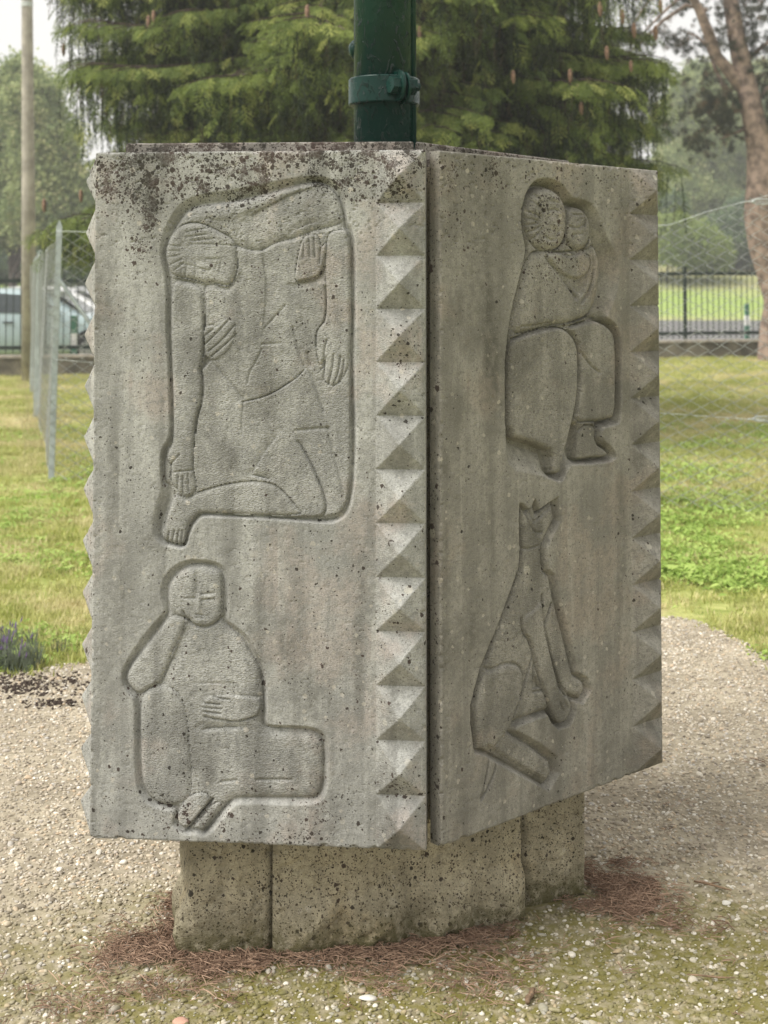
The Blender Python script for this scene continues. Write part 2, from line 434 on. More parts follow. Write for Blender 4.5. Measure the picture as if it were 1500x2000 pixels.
        ends = np.minimum(np.hypot(X - A[0, 0], Y - A[0, 1]), np.hypot(X - A[-1, 0], Y - A[-1, 1]))
        q = np.sqrt(best); f = np.clip(ends / 0.012, 0, 1)
        s.H[W] -= np.where(sg * side > 0, dh * 1.2 * np.clip(1 - q / w, 0, 1) ** 1.3 * f, 0); return s
    def bumpd(s, x, y, rx, ry, dh):
        c = s.uv([(x, y)])[0]; q = ((s.U - c[0]) / rx) ** 2 + ((s.V - c[1]) / ry) ** 2
        s.H += dh * np.exp(-q); return s
    def gauss(s, arr, x, y, rx, ry, a):
        c = s.uv([(x, y)])[0]; arr += a * np.exp(-((s.U - c[0]) / rx) ** 2 - ((s.V - c[1]) / ry) ** 2)
    def pyramids(s, c0, c1, rows, proud, base=0.0):
        """c0,c1 column range; the strip becomes one pyramid per 'rows' grid rows"""
        nv = len(s.v) - 1
        for k in range(nv // rows):
            sl = (slice(k * rows, (k + 1) * rows + 1), slice(c0, c1 + 1))
            a = np.abs(np.linspace(-1, 1, c1 - c0 + 1))[None, :]; b = np.abs(np.linspace(-1, 1, rows + 1))[:, None]
            j = 1 + 0.04 * (R.rand() - 0.5)
            s.H[sl] = base + proud * j * (1 - np.maximum(a, b)) 
            s.H[sl] += 0.0012 * (fbm(s.U[sl] * 60 + k * 9, s.V[sl] * 60, 3, 3) - 0.5)
            s.C[sl] = 0.25
            s.fid[k * rows:(k + 1) * rows, c0:c1] = 100 + k
    def build(s, parent, mat, thick, label, figs, z_org=None):
        s.H += 0.0016 * (fbm(s.U * 9, s.V * 9, 11, 4) - 0.5) + 0.0010 * (fbm(s.U * 70, s.V * 70, 12, 3) - 0.5)
        # worn arrises with small chips
        e = np.minimum(np.minimum(s.U, s.w - s.U), np.minimum(s.V, s.z1 - s.z0 - s.V))
        chip = fbm((s.U + s.V) * 45, (s.U - s.V) * 45, 21, 4)
        wid = 0.003 + 0.007 * np.clip(chip - 0.55, 0, 1) * 4
        s.H -= np.where(e < wid, (wid - e) * 0.8, 0)
        top = s.z1 - s.z0 - s.V; pit = fbm(s.U * 120, s.V * 120, 31, 3)
        s.H -= 0.0022 * smooth01((pit - 0.66) / 0.1) * (0.4 + 0.6 * (top < 0.2))
        root = empty('carved_panel', (s.o[0] - 0.1, s.o[1] - 3.3, s.z0), s.ang, parent); root['label'] = label
        nu = len(s.u); nv = len(s.v)
        V = np.stack([s.U, -s.H, s.V], -1).reshape(-1, 3)
        idx = np.arange(nu * nv).reshape(nv, nu)
        Q = np.stack([idx[:-1, :-1], idx[:-1, 1:], idx[1:, 1:], idx[1:, :-1]], -1)
        col = np.stack([np.clip(s.D, 0, 1), np.clip(s.C, 0, 1), np.clip(s.S, 0, 1), np.ones_like(s.D)], -1).reshape(-1, 4).astype(np.float32)
        def sub(mask, name, extra=None):
            q = Q[mask]; used = np.unique(q); remap = np.zeros(nu * nv, np.int32); remap[used] = np.arange(len(used))
            VV = V[used]; CC = col[used]; FF = [remap[q]]
            if extra is not None:
                ev, ef = extra; FF.append(ef + len(VV)); VV = np.concatenate([VV, ev]); CC = np.concatenate([CC, np.tile([0.15, 0.2, 0.25, 1], (len(ev), 1))])
            me = mesh_np(name, VV, FF)
            a = me.color_attributes.new('mask', 'FLOAT_COLOR', 'POINT'); a.data.foreach_set('color', CC.astype(np.float32).ravel())
            return me
        # skirt: edges of the slab and its back
        ring = np.concatenate([idx[0, :], idx[1:, -1], idx[-1, -2::-1], idx[-2:0:-1, 0]])
        rv = V[ring]; n = len(rv); bv = rv.copy(); bv[:, 1] = thick; ev = np.concatenate([rv, bv]); i = np.arange(n); j = (i + 1) % n
        ef = np.stack([j, i, i + n, j + n], -1)
        k = len(ev); ev = np.concatenate([ev, [(0, thick, 0), (s.w, thick, 0), (s.w, thick, s.z1 - s.z0), (0, thick, s.z1 - s.z0)]])
        ef = np.concatenate([ef, [[k, k + 3, k + 2, k + 1]]])
        slab = obj('slab', sub(s.fid == 0, 'slab', (ev, ef)), mat, root, True)
        slab.data.polygons.foreach_set('use_smooth', np.concatenate([np.ones((s.fid == 0).sum(), bool), np.zeros(len(ef), bool)]))
        for f in np.unique(s.fid):
            if f == 0: continue
            if f >= 100: obj('pyramid', sub(s.fid == f, 'pyramid'), mat, root, True)
            else:
                nm, lb = figs[f]; o = obj(nm, sub(s.fid == f, nm), mat, root, True); o['label'] = lb
        return root

mon = empty('stone_monument', (0.1, 3.3, 0))
tag(mon, 'carved limestone monument block on a low plinth around the green pole', 'monument')
ZB = 0.3065; ZT = at_y(833, 292, 2.85)[2]
A_ = at_y(832, 1662, 2.85); ZB = A_[2]
B_ = at_z(175, 1637, ZB); R0 = at_z(862, 1655, ZB); R1 = at_z(1294, 1490, ZB)
mon_inv = (-0.1, -3.3)
def loc(p): return (p[0] - 0.1, p[1] - 3.3)      # world -> monument frame

# ---------------------------------------------------------------- front panel
angF = math.atan2(A_[1] - B_[1], A_[0] - B_[0]); wF = float(np.hypot(*(A_ - B_)[:2]))
nF = 356; rowsF = 56
fr = Relief(B_, angF, wF, ZB, ZT, nF, rowsF * 13)
cF = int(round((wF - 0.107) / wF * nF))
man = [(500,383),(530,374),(560,365),(590,357),(612,354),(632,357),(650,369),(662,388),(669,410),(672,432),(674,446),(683,450),(686,480),(687,560),(686,640),(684,700),(686,760),(688,830),(688,900),(684,960),(676,995),(660,1012),(640,1018),(600,1015),(530,1010),(440,1006),(392,1003),(384,1008),(372,1022),(364,1044),(360,1067),(338,1064),(314,1056),(312,1034),(322,1000),(334,968),(330,946),(318,944),(319,882),(336,865),(335,800),(332,700),(329,640),(331,560),(325,520),(320,497),(325,472),(334,455),(347,434),(364,409),(393,399),(440,395),(470,390)]
manO = [(500,362),(545,352),(585,345),(612,343),(636,345),(656,354),(670,372),(677,400),(680,432),(690,446),(696,480),(697,560),(696,640),(694,740),(698,830),(697,900),(692,965),(682,1003),(662,1020),(640,1024),(600,1021),(530,1016),(440,1012),(398,1010),(390,1015),(378,1030),(370,1050),(364,1073),(336,1070),(305,1060),(293,1035),(303,985),(316,952),(313,940),(312,878),(331,854),(329,800),(327,700),(322,640),(324,565),(316,520),(311,490),(316,460),(325,437),(345,404),(362,389),(395,377),(440,372),(470,367)]
fr.pocket(man, 0.0150, manO, body=(-0.0045, 0.022), n=2, fid=1)
# back and shoulders
fr.part([(336,455),(350,430),(366,411),(395,401),(440,397),(500,385),(560,367),(612,356),(632,359),(650,371),(662,390),(669,412),(671,436),(640,445),(608,452),(576,466),(536,474),(510,492),(480,488),(440,470),(400,440)], -0.0115, -0.0005, 0.040)
fr.lift([(395,401),(440,397),(500,385),(560,367),(612,356),(632,359),(600,372),(566,380),(480,423),(430,436),(400,425)], 0.0035, 0.012)
fr.step([(482,424),(520,402),(566,379),(612,364)], 0.0035, 0.03, -1)
fr.step([(575,452),(600,438),(624,436)], 0.004, 0.016, 1)
# torso apron (lower body) rising from the shoulder line
fr.part([(474,488),(510,493),(536,475),(576,469),(608,455),(640,448),(668,443),(680,452),(682,560),(684,700),(684,830),(684,900),(680,960),(672,993),(656,1008),(600,1010),(500,1008),(395,1002),(380,960),(372,900),(378,800),(392,730),(398,640),(396,560),(410,555),(452,553),(464,520),(462,480)], -0.0055, -0.0012, 0.010)
fr.step([(510,493),(520,560),(512,640)], 0.0022, 0.03, 1)
# left arm (viewer's left)
fr.part([(334,548),(360,548),(385,556),(398,575),(399,640),(398,690),(391,725),(396,738),(394,784),(385,813),(381,845),(378,890),(378,924),(386,950),(379,964),(364,974),(354,968),(338,950),(331,935),(333,905),(325,900),(325,885),(338,866),(337,780),(334,700),(332,640)], -0.0105, 0.0012, 0.016)
fr.grooves([[(400,560),(400,640),(398,690)], [(391,722),(397,740),(395,784),(385,813),(381,845)]], 0.0030, 0.0045)
fr.lift([(398,688),(416,704),(398,722),(390,728)], -0.009, 0.006, 0)
fr.grooves([[(333,907),(350,888)], [(334,906),(333,938)], [(348,930),(346,955)], [(357,930),(357,962)], [(367,925),(369,960)], [(340,922),(376,918)]], 0.0018, 0.0030)
# hand laid on the shoulder, fingers up
fr.part([(588,466),(603,457),(616,456),(624,462),(628,482),(636,470),(641,474),(634,512),(630,528),(620,541),(594,549),(574,551),(577,520)], -0.0105, 0.0022, 0.009, 1)
fr.grooves([[(594,462),(592,504)], [(603,458),(605,502)], [(613,458),(615,502)], [(626,484),(624,514)]], 0.0018, 0.0035)
fr.step([(572,552),(594,550),(622,543),(633,524),(637,505)], 0.006, 0.018, -1)
# forearm hand reaching out of the left arm
fr.part([(397,634),(414,632),(420,640),(440,620),(450,624),(458,627),(461,640),(460,656),(450,680),(432,697),(416,706),(400,694)], -0.0045, 0.0015, 0.008, 1)
fr.grooves([[(398,657),(416,643)], [(400,673),(421,653),(446,625)], [(407,686),(434,664),(459,634)], [(412,697),(443,670),(461,652)], [(398,638),(416,634)]], 0.0018, 0.0032)
# right arm and its hanging hand
fr.part([(640,452),(668,446),(683,453),(685,560),(685,640),(683,700),(682,716),(668,742),(661,749),(650,756),(641,751),(630,742),(634,700),(626,718),(618,700),(616,670),(617,645),(633,628),(637,600),(634,520),(636,480)], -0.0085, 0.0008, 0.013)
fr.grooves([[(638,664),(633,684),(632,716),(626,722)], [(636,698),(630,743)], [(651,693),(650,716),(641,751)], [(665,696),(662,721),(651,755)], [(672,702),(670,725),(661,748)], [(635,560),(637,600),(633,630)]], 0.0019, 0.0036)
# robe folds
fr.groove([(473,785),(495,781),(516,775),(540,764),(561,750),(580,738),(593,723)], 0.0015, 0.0042, 2)
fr.step([(473,786),(516,777),(561,752),(593,724)], 0.0020, 0.03, 1)
fr.grooves([[(557,596),(516,641)], [(414,707),(445,742),(475,780)], [(511,682),(500,705),(487,727),(483,748)], [(511,672),(548,670)], [(475,785),(471,820),(473,850)]], 0.0022, 0.0022)
fr.grooves([[(572,640),(578,666),(584,690),(593,711)], [(593,715),(609,734),(620,768),(632,804)], [(577,841),(610,838),(641,836)], [(600,690),(606,716)]], 0.0035, 0.0030)
fr.step([(546,848),(520,880),(493,927)], 0.003, 0.02, -1)
fr.step([(493,929),(508,933),(524,937)], 0.006, 0.016, 1)
fr.groove([(493,928),(524,936)], 0.002, 0.003)
# kneeling leg with foot
fr.part([(386,960),(420,950),(459,941),(500,938),(535,944),(557,962),(575,985),(598,1008),(500,1007),(393,1001),(384,1006),(371,1021),(363,1042),(359,1065),(338,1062),(317,1054),(316,1034),(328,998),(340,962),(352,970),(366,976)], -0.0090, -0.0002, 0.018)
fr.grooves([[(330,1038),(326,1062)], [(340,1036),(335,1064)], [(349,1036),(344,1066)], [(356,1036),(352,1066)]], 0.0019, 0.0036)
fr.groove([(340,965),(325,1000),(318,1030)], 0.004, 0.003)
# thigh edge
fr.groove([(582,862),(600,892),(616,924),(628,955),(634,975),(636,997),(630,1008),(614,1013)], 0.0030, 0.0036, 2)
fr.step([(582,862),(616,924),(634,975),(636,997),(620,1012)], 0.003, 0.022, 1)
fr.groove([(640,836),(650,880),(664,930),(672,972)], 0.004, 0.0022, 2)
# bowed head
fr.part([(321,497),(325,475),(335,456),(350,441),(365,434),(382,433),(400,437),(420,447),(436,455),(451,463),(460,477),(464,500),(465,517),(463,534),(454,551),(447,559),(433,558),(413,551),(400,554),(380,547),(360,543),(338,540),(327,523)], -0.0115, 0.0018, 0.020)
fr.step([(335,542),(380,549),(400,555),(413,553),(433,560),(447,561),(463,540)], 0.005, 0.016, -1)
fr.grooves([[(371,477),(424,477),(460,480)], [(372,470),(420,466)], [(364,463),(404,457)], [(364,453),(401,446)], [(324,479),(353,481)], [(322,490),(351,490)], [(325,503),(351,498)], [(332,517),(357,505)], [(340,528),(360,512)], [(353,515),(380,519),(408,530),(413,522)], [(364,521),(361,541)], [(381,530),(380,543)], [(404,506),(428,506)], [(424,515),(420,526)], [(431,512),(428,533)]], 0.0015, 0.0022)
fr.bumpd(398, 497, 0.03, 0.010, 0.002); fr.bumpd(396, 520, 0.018, 0.006, 0.002)

# ---- seated woman, head on hand
wom = [(328,1190),(324,1160),(327,1140),(342,1119),(368,1103),(400,1103),(422,1109),(433,1120),(436,1160),(436,1200),(433,1215),(447,1227),(474,1248),(486,1272),(504,1300),(512,1330),(514,1380),(511,1421),(529,1426),(592,1427),(618,1434),(631,1450),(631,1494),(629,1539),(620,1557),(608,1561),(501,1560),(458,1560),(445,1570),(427,1589),(404,1621),(395,1628),(383,1620),(363,1624),(340,1607),(350,1575),(320,1576),(296,1566),(280,1545),(273,1520),(271,1440),(272,1362),(256,1350),(244,1334),(244,1318),(252,1300),(280,1264),(308,1228),(326,1203)]
womO = [(320,1188),(312,1160),(315,1136),(332,1109),(362,1092),(400,1092),(430,1099),(444,1116),(447,1160),(447,1200),(445,1212),(458,1221),(484,1240),(497,1266),(514,1296),(521,1330),(523,1380),(520,1414),(534,1416),(594,1417),(626,1424),(642,1445),(643,1494),(641,1542),(630,1567),(610,1574),(501,1571),(464,1571),(452,1580),(434,1602),(412,1630),(395,1637),(380,1629),(360,1633),(331,1612),(342,1585),(318,1583),(288,1574),(270,1552),(263,1522),(261,1440),(262,1370),(250,1357),(238,1338),(237,1316),(244,1294),(270,1254),(298,1218),(318,1198)]
fr.pocket(wom, 0.0135, womO, body=(-0.0025, 0.028), n=2, fid=2)
fr.part([(331,1190),(328,1160),(331,1142),(345,1122),(369,1107),(400,1107),(421,1113),(431,1123),(433,1160),(433,1198),(426,1214),(412,1223),(398,1226),(378,1222),(362,1208),(345,1204)], -0.0085, 0.0018, 0.022)
fr.groove([(358,1195),(368,1215),(380,1224),(400,1228),(418,1221),(431,1208)], 0.0030, 0.0045, 2)
fr.grooves([[(394,1160),(418,1158)], [(394,1172),(418,1169)], [(362,1168),(380,1168)], [(384,1200),(397,1202)], [(383,1206),(395,1207)]], 0.0020, 0.0026)
fr.bumpd(406, 1165, 0.014, 0.003, 0.0022); fr.bumpd(389, 1178, 0.004, 0.020, 0.0032); fr.bumpd(371, 1150, 0.012, 0.045, 0.0022); fr.bumpd(391, 1212, 0.014, 0.009, 0.002)
fr.groove([(385,1120),(384,1150),(382,1168)], 0.005, 0.002)
# raised arm
fr.part([(330,1204),(310,1231),(282,1267),(254,1303),(247,1320),(248,1334),(258,1347),(274,1358),(296,1344),(312,1336),(322,1312),(332,1284),(346,1256),(360,1225),(364,1208),(348,1200)], -0.0085, 0.0005, 0.020)
fr.step([(312,1338),(330,1296),(346,1260),(362,1222)], 0.0045, 0.028, -1)
fr.groove([(312,1338),(322,1314),(334,1288)], 0.0028, 0.003)
# left knee and thigh
fr.part([(274,1364),(288,1350),(302,1343),(325,1339),(345,1348),(358,1372),(366,1410),(372,1470),(376,1530),(370,1560),(352,1570),(320,1573),(298,1563),(283,1543),(276,1520),(274,1440)], -0.0070, 0.0002, 0.022)
fr.step([(273,1362),(288,1350),(302,1343),(322,1338)], 0.004, 0.012, 1)
# lap, forearm and hand
fr.step([(394,1426),(433,1424),(462,1423),(480,1428)], 0.0055, 0.020, 1)
fr.groove([(394,1427),(460,1424)], 0.0030, 0.0030)
fr.part([(400,1364),(417,1358),(456,1358),(505,1362),(510,1380),(502,1399),(478,1406),(461,1410),(438,1407),(399,1401),(393,1390),(393,1376)], -0.0035, 0.0012, 0.010, 1)
fr.grooves([[(397,1373),(429,1376)], [(395,1382),(433,1385)], [(396,1390),(431,1394)], [(399,1401),(438,1408),(461,1411),(478,1407),(501,1400)], [(417,1361),(433,1365),(449,1366)]], 0.0017, 0.0038)
fr.grooves([[(379,1335),(456,1335)], [(456,1335),(460,1376)], [(456,1358),(513,1362)]], 0.0022, 0.0014)
fr.grooves([[(431,1528),(461,1525)], [(500,1524),(569,1524)]], 0.0028, 0.0032)
fr.step([(520,1428),(592,1429),(616,1436),(629,1452)], 0.003, 0.014, -1)
# feet
fr.part([(354,1570),(343,1606),(363,1622),(390,1592),(414,1563),(400,1545),(372,1552)], -0.0100, 0.0010, 0.010, 1)
fr.part([(418,1566),(394,1594),(374,1620),(384,1618),(395,1625),(412,1600),(440,1566)], -0.0100, -0.0015, 0.010, 1)
fr.grooves([[(415,1562),(388,1594),(362,1626)]], 0.0028, 0.008)
fr.groove([(446,1568),(424,1594),(398,1628)], 0.003, 0.004)
fr.pyramids(cF, nF, rowsF, 0.040)
# lichen density on the front
D = fr.D; D += 0.05 * smooth01((fbm(fr.U * 7, fr.V * 7, 44, 3) - 0.40) / 0.2) + 0.02
topd = ZT - ZB - fr.V
edge = fbm(fr.U * 11, fr.V * 5, 41, 4)
D += 1.25 * smooth01((0.135 + 0.15 * (edge - 0.5) - topd) / 0.09) * (0.45 + 1.5 * (fbm(fr.U * 14, fr.V * 14, 43, 3) - 0.3)) * (1 - 0.25 * smooth01((fr.U - 0.5) / 0.2))
for (x, y, rx, ry, a_) in ((250, 340, 0.055, 0.04, 0.55), (285, 390, 0.030, 0.085, 1.5), (270, 480, 0.02, 0.06, 0.5), (240, 325, 0.07, 0.03, 0.8), (205, 330, 0.03, 0.04, 0.5), (430, 440, 0.05, 0.03, 0.30), (400, 400, 0.06, 0.02, 0.2),
                        (360, 1600, 0.05, 0.03, 0.55), (320, 1560, 0.04, 0.03, 0.35), (430, 1600, 0.04, 0.03, 0.25), (620, 1590, 0.06, 0.04, 0.45), (580, 1640, 0.10, 0.02, 0.35), (780, 1535, 0.03, 0.02, 0.7),
                        (390, 1500, 0.05, 0.03, 0.2), (620, 1480, 0.02, 0.05, 0.2), (790, 700, 0.03, 0.10, 0.2), (660, 1300, 0.1, 0.1, 0.05), (185, 330, 0.02, 0.03, 0.4)):
    fr.gauss(D, x, y, rx, ry, a_)
S = fr.S
for (x, y, rx, ry, a_) in ((285, 400, 0.03, 0.13, 0.35), (250, 1150, 0.02, 0.10, 0.5), (690, 1130, 0.03, 0.15, 0.45), (215, 560, 0.02, 0.12, 0.25), (180, 900, 0.012, 0.5, 0.35), (700, 1300, 0.03, 0.12, 0.2), (540, 900, 0.03, 0.12, 0.2), (480, 1100, 0.01, 0.05, 0.2)):
    fr.gauss(S, x, y, rx, ry, a_)
S *= 0.35 + 1.1 * fbm(fr.U * 30, fr.V * 6, 51, 4)
S += 0.46 * smooth01((fbm(fr.U * 20, fr.V * 1.5, 53, 4) - 0.52) / 0.22) + 0.45 * smooth01((fbm(fr.U * 8, fr.V * 5, 57, 5) - 0.52) / 0.2)
fr.build(mon, M_FRONT, 0.055, 'pale front slab carved with a kneeling man above a seated woman', {1: ('relief_figure', 'kneeling robed man bowing his head, a hand on his chest'), 2: ('relief_figure', 'seated woman resting her head on one hand')})

# ---------------------------------------------------------------- right panel
angR = math.atan2(R1[1] - R0[1], R1[0] - R0[0]); wR = float(np.hypot(*(R1 - R0)[:2]))
nR = 360; rowsR = 56
rp = Relief(R0, angR, wR, ZB, ZT, nR, rowsR * 13)
cR = int(round(rp.uv([(1232, 900)])[0][0] / wR * nR))
mum = [(1046,371),(1061,364),(1078,365),(1093,374),(1104,389),(1111,404),(1128,402),(1142,408),(1152,420),(1158,438),(1158,456),(1168,476),(1176,495),(1180,515),(1179,548),(1172,586),(1161,610),(1154,625),(1180,628),(1200,643),(1208,668),(1209,740),(1207,817),(1190,822),(1170,826),(1168,845),(1167,864),(1194,882),(1193,895),(1160,897),(1131,901),(1127,892),(1131,850),(1132,832),(1121,828),(1114,850),(1105,890),(1096,932),(1079,924),(1081,884),(1060,875),(1037,867),(993,854),(991,777),(991,707),(996,655),(1006,600),(1018,550),(1030,494),(1031,480),(1023,445),(1023,410),(1030,387)]
mumO = [(1037,358),(1056,346),(1080,348),(1100,360),(1114,380),(1122,387),(1140,388),(1160,400),(1170,418),(1177,440),(1185,460),(1196,480),(1206,500),(1210,530),(1208,560),(1200,590),(1188,614),(1186,620),(1200,628),(1210,644),(1215,668),(1216,740),(1215,826),(1200,832),(1178,836),(1176,858),(1200,876),(1207,900),(1160,908),(1124,908),(1112,912),(1106,928),(1098,944),(1080,938),(1050,926),(992,918),(988,854),(986,777),(986,707),(991,655),(1000,600),(1013,550),(1026,494),(1026,480),(1018,445),(1018,410),(1025,382)]
rp.pocket(mum, 0.036, mumO, body=(-0.004, 0.018), n=1, fid=1)
# skirts
rp.part(n=1, pts=[(998,665),(1020,655),(1044,646),(1086,637),(1110,642),(1126,660),(1134,690),(1132,780),(1119,837),(1104,890),(1096,930),(1080,922),(1082,882),(1060,873),(1037,864),(996,852),(994,777),(994,707)], lo=-0.020, hi=-0.001, r=0.018)
rp.part(n=1, pts=[(1108,638),(1156,624),(1180,630),(1199,645),(1206,668),(1207,740),(1205,815),(1190,820),(1170,824),(1124,827),(1128,780),(1135,700),(1130,664)], lo=-0.020, hi=-0.0015, r=0.018)
rp.groove([(1108,640),(1126,660),(1135,690),(1133,780),(1120,835)], 0.005, 0.007, 2)
rp.groove([(1135,686),(1156,715),(1173,728)], 0.003, 0.004)
rp.step([(1009,655),(1044,648),(1086,636),(1104,634)], 0.006, 0.03, 1)
rp.groove([(1004,662),(1044,648),(1086,637),(1115,638),(1154,625)], 0.004, 0.006, 2)
rp.part([(1134,830),(1168,828),(1166,865),(1192,882),(1192,893),(1160,895),(1132,899),(1129,891)], -0.019, -0.006, 0.012, 1)
# upper body and arm
rp.part([(1036,494),(1050,488),(1100,490),(1150,488),(1160,472),(1172,492),(1178,515),(1177,548),(1170,586),(1158,610),(1146,622),(1110,634),(1086,634),(1044,645),(1000,656),(1010,600),(1022,550)], -0.020, -0.001, 0.035)
rp.groove([(1069,503),(1090,529),(1110,556),(1127,582)], 0.005, 0.006, 2)
rp.lift([(1072,508),(1090,531),(1127,580),(1140,583),(1157,530),(1152,500),(1120,492)], -0.007, 0.014)
rp.part([(1066,498),(1086,492),(1110,494),(1150,492),(1156,512),(1150,534),(1134,545),(1116,544),(1098,534),(1084,520)], -0.011, 0.0005, 0.012)
rp.groove([(1160,475),(1163,515),(1158,550),(1150,575),(1138,590)], 0.004, 0.006, 2)
rp.groove([(1172,500),(1172,540),(1164,580)], 0.003, 0.004, 2)
rp.groove([(1092,492),(1112,502),(1135,494)], 0.003, 0.004, 2)
rp.groove([(1020,638),(1050,636),(1078,630)], 0.003, 0.003, 2)
# heads
rp.part([(1030,398),(1046,372),(1061,366),(1078,367),(1093,376),(1104,391),(1111,412),(1111,440),(1107,468),(1098,484),(1082,491),(1062,491),(1046,485),(1034,465),(1026,440),(1025,415)], -0.020, 0.003, 0.034)
rp.part([(1107,440),(1110,416),(1118,406),(1130,404),(1143,410),(1152,422),(1157,440),(1156,462),(1150,482),(1138,490),(1126,490),(1112,482),(1106,465)], -0.018, 0.001, 0.026)
rp.groove([(1111,408),(1108,440),(1105,468),(1096,486)], 0.004, 0.006, 2)
rp.grooves([[(1062,372),(1061,400),(1058,430)], [(1030,412),(1056,424)], [(1028,425),(1052,432)], [(1029,440),(1050,436)], [(1032,455),(1054,442)], [(1038,470),(1058,448)], [(1046,378),(1056,396)], [(1038,390),(1056,408)]], 0.0022, 0.0030)
rp.groove([(1072,392),(1090,396)], 0.0025, 0.002)
rp.grooves([[(1070,412),(1080,408),(1090,412)], [(1083,462),(1092,450)], [(1062,460),(1074,470),(1086,466)]], 0.0026, 0.0030)
rp.bumpd(1078, 434, 0.010, 0.010, 0.004); rp.bumpd(1083, 441, 0.006, 0.005, 0.003); rp.bumpd(1092, 420, 0.012, 0.012, 0.002)
rp.grooves([[(1120,419),(1137,420)], [(1144,430),(1142,442)], [(1114,442),(1128,446),(1142,438)], [(1120,459),(1138,456)]], 0.0024, 0.0032)
rp.bumpd(1128, 440, 0.006, 0.010, 0.003); rp.bumpd(1132, 474, 0.014, 0.008, 0.002)
# the dog
dog = [(1021,990),(1033,1001),(1040,997),(1046,983),(1052,1004),(1084,981),(1088,1015),(1071,1049),(1063,1068),(1063,1099),(1067,1116),(1078,1125),(1086,1167),(1101,1224),(1124,1319),(1143,1330),(1148,1346),(1136,1368),(1116,1360),(1119,1384),(1109,1410),(1092,1418),(1082,1406),(1075,1388),(1002,1412),(996,1430),(1048,1463),(1078,1486),(1083,1509),(1069,1535),(1025,1509),(964,1475),(950,1468),(934,1466),(926,1414),(924,1380),(945,1307),(983,1212),(1018,1110),(1021,1072),(1019,1015)]
dogO = [(1015,980),(1024,985),(1033,993),(1038,990),(1046,972),(1054,994),(1092,968),(1096,1018),(1080,1050),(1071,1070),(1071,1097),(1074,1112),(1086,1122),(1094,1165),(1109,1222),(1130,1312),(1150,1324),(1157,1348),(1140,1377),(1127,1372),(1127,1390),(1115,1419),(1092,1426),(1078,1414),(1070,1398),(1012,1420),(1010,1426),(1058,1452),(1090,1478),(1094,1510),(1073,1546),(1020,1518),(958,1484),(946,1476),(926,1472),(919,1416),(918,1378),(938,1303),(977,1208),(1013,1108),(1015,1072),(1013,1015)]
rp.pocket(dog, 0.0205, dogO, body=(-0.0035, 0.018), n=0, fid=2)
rp.part([(947,1308),(964,1311),(987,1298),(1008,1297),(1022,1308),(1026,1338),(1018,1370),(1008,1395),(1000,1418),(990,1432),(960,1470),(938,1463),(930,1414),(928,1380)], -0.0075, 0.0015, 0.022)
rp.groove([(950,1306),(964,1309),(987,1296),(1010,1296),(1025,1311),(1025,1338),(1010,1384),(998,1420)], 0.0030, 0.0042, 2)
rp.part([(1024,1205),(1046,1190),(1060,1170),(1066,1224),(1080,1285),(1096,1349),(1114,1366),(1117,1384),(1107,1408),(1092,1415),(1083,1403),(1068,1357),(1050,1300),(1038,1251),(1027,1243)], -0.0060, 0.0012, 0.012)
rp.lift([(1068,1228),(1082,1285),(1100,1345),(1112,1360),(1108,1366),(1094,1350),(1078,1290)], -0.010, 0.004, 1)
rp.lift([(1048,1318),(1064,1347),(1043,1348)], -0.011, 0.004, 0)
rp.grooves(w=0.0030, d=0.0060, L=[[(1021,1209),(1024,1238),(1037,1251),(1048,1300),(1067,1357),(1082,1404)], [(1061,1163),(1063,1224),(1078,1285),(1094,1349)], [(1080,1180),(1071,1205),(1065,1224)], [(1042,1285),(1033,1315),(1020,1365)], [(1045,1300),(1044,1345)], [(1044,1352),(1064,1350)]])
rp.groove([(1067,1230),(1082,1290),(1098,1345),(1120,1362)], 0.0030, 0.004, 1)
rp.grooves([[(1022,1072),(1040,1072),(1063,1063)], [(1027,996),(1035,1018),(1046,1040),(1060,1040)], [(1044,1021),(1060,1008),(1084,986)], [(1040,998),(1046,1018)], [(1094,1372),(1100,1388)], [(1103,1370),(1110,1384)]], 0.0024, 0.0034)
rp.lift([(1030,1003),(1040,1000),(1046,990),(1052,1008),(1044,1020),(1038,1015)], -0.004, 0.006, 0)
rp.groove([(955,1460),(1000,1488),(1040,1512),(1068,1528)], 0.006, 0.004, 1)
rp.groove([(957,1480),(953,1505),(947,1535),(939,1566),(948,1550),(960,1526),(967,1508),(970,1490)], 0.0026, 0.0065, 1)
rp.pyramids(cR, nR, rowsR, 0.042)
rp.groove([(1228,335),(1229,900),(1231,1500)], 0.0015, 0.0002)
D = rp.D; D += 0.02
for (x, y, rx, ry, a_) in ((970, 330, 0.05, 0.05, 0.45), (960, 345, 0.02, 0.04, 0.3), (880, 420, 0.05, 0.10, 0.22), (1070, 420, 0.06, 0.06, 0.32), (1095, 500, 0.08, 0.05, 0.30), (1060, 520, 0.05, 0.10, 0.14), (870, 320, 0.05, 0.04, 0.3), (1150, 350, 0.20, 0.03, 0.12), (1100, 340, 0.3, 0.03, 0.1)):
    rp.gauss(D, x, y, rx, ry, a_)
rp.D *= 0.4 + 1.2 * fbm(rp.U * 14, rp.V * 14, 61, 3)
S = rp.S
for (x, y, rx, ry, a_) in ((950, 700, 0.05, 0.25, 0.25), (1185, 980, 0.02, 0.3, 0.3), (1080, 1000, 0.05, 0.2, 0.15), (880, 1580, 0.2, 0.05, 0.2), (1100, 1540, 0.2, 0.05, 0.3), (870, 1000, 0.02, 0.6, 0.25), (1218, 1050, 0.012, 0.15, 0.35)):
    rp.gauss(S, x, y, rx, ry, a_)
S *= 0.35 + 1.1 * fbm(rp.U * 30, rp.V * 5, 71, 4)
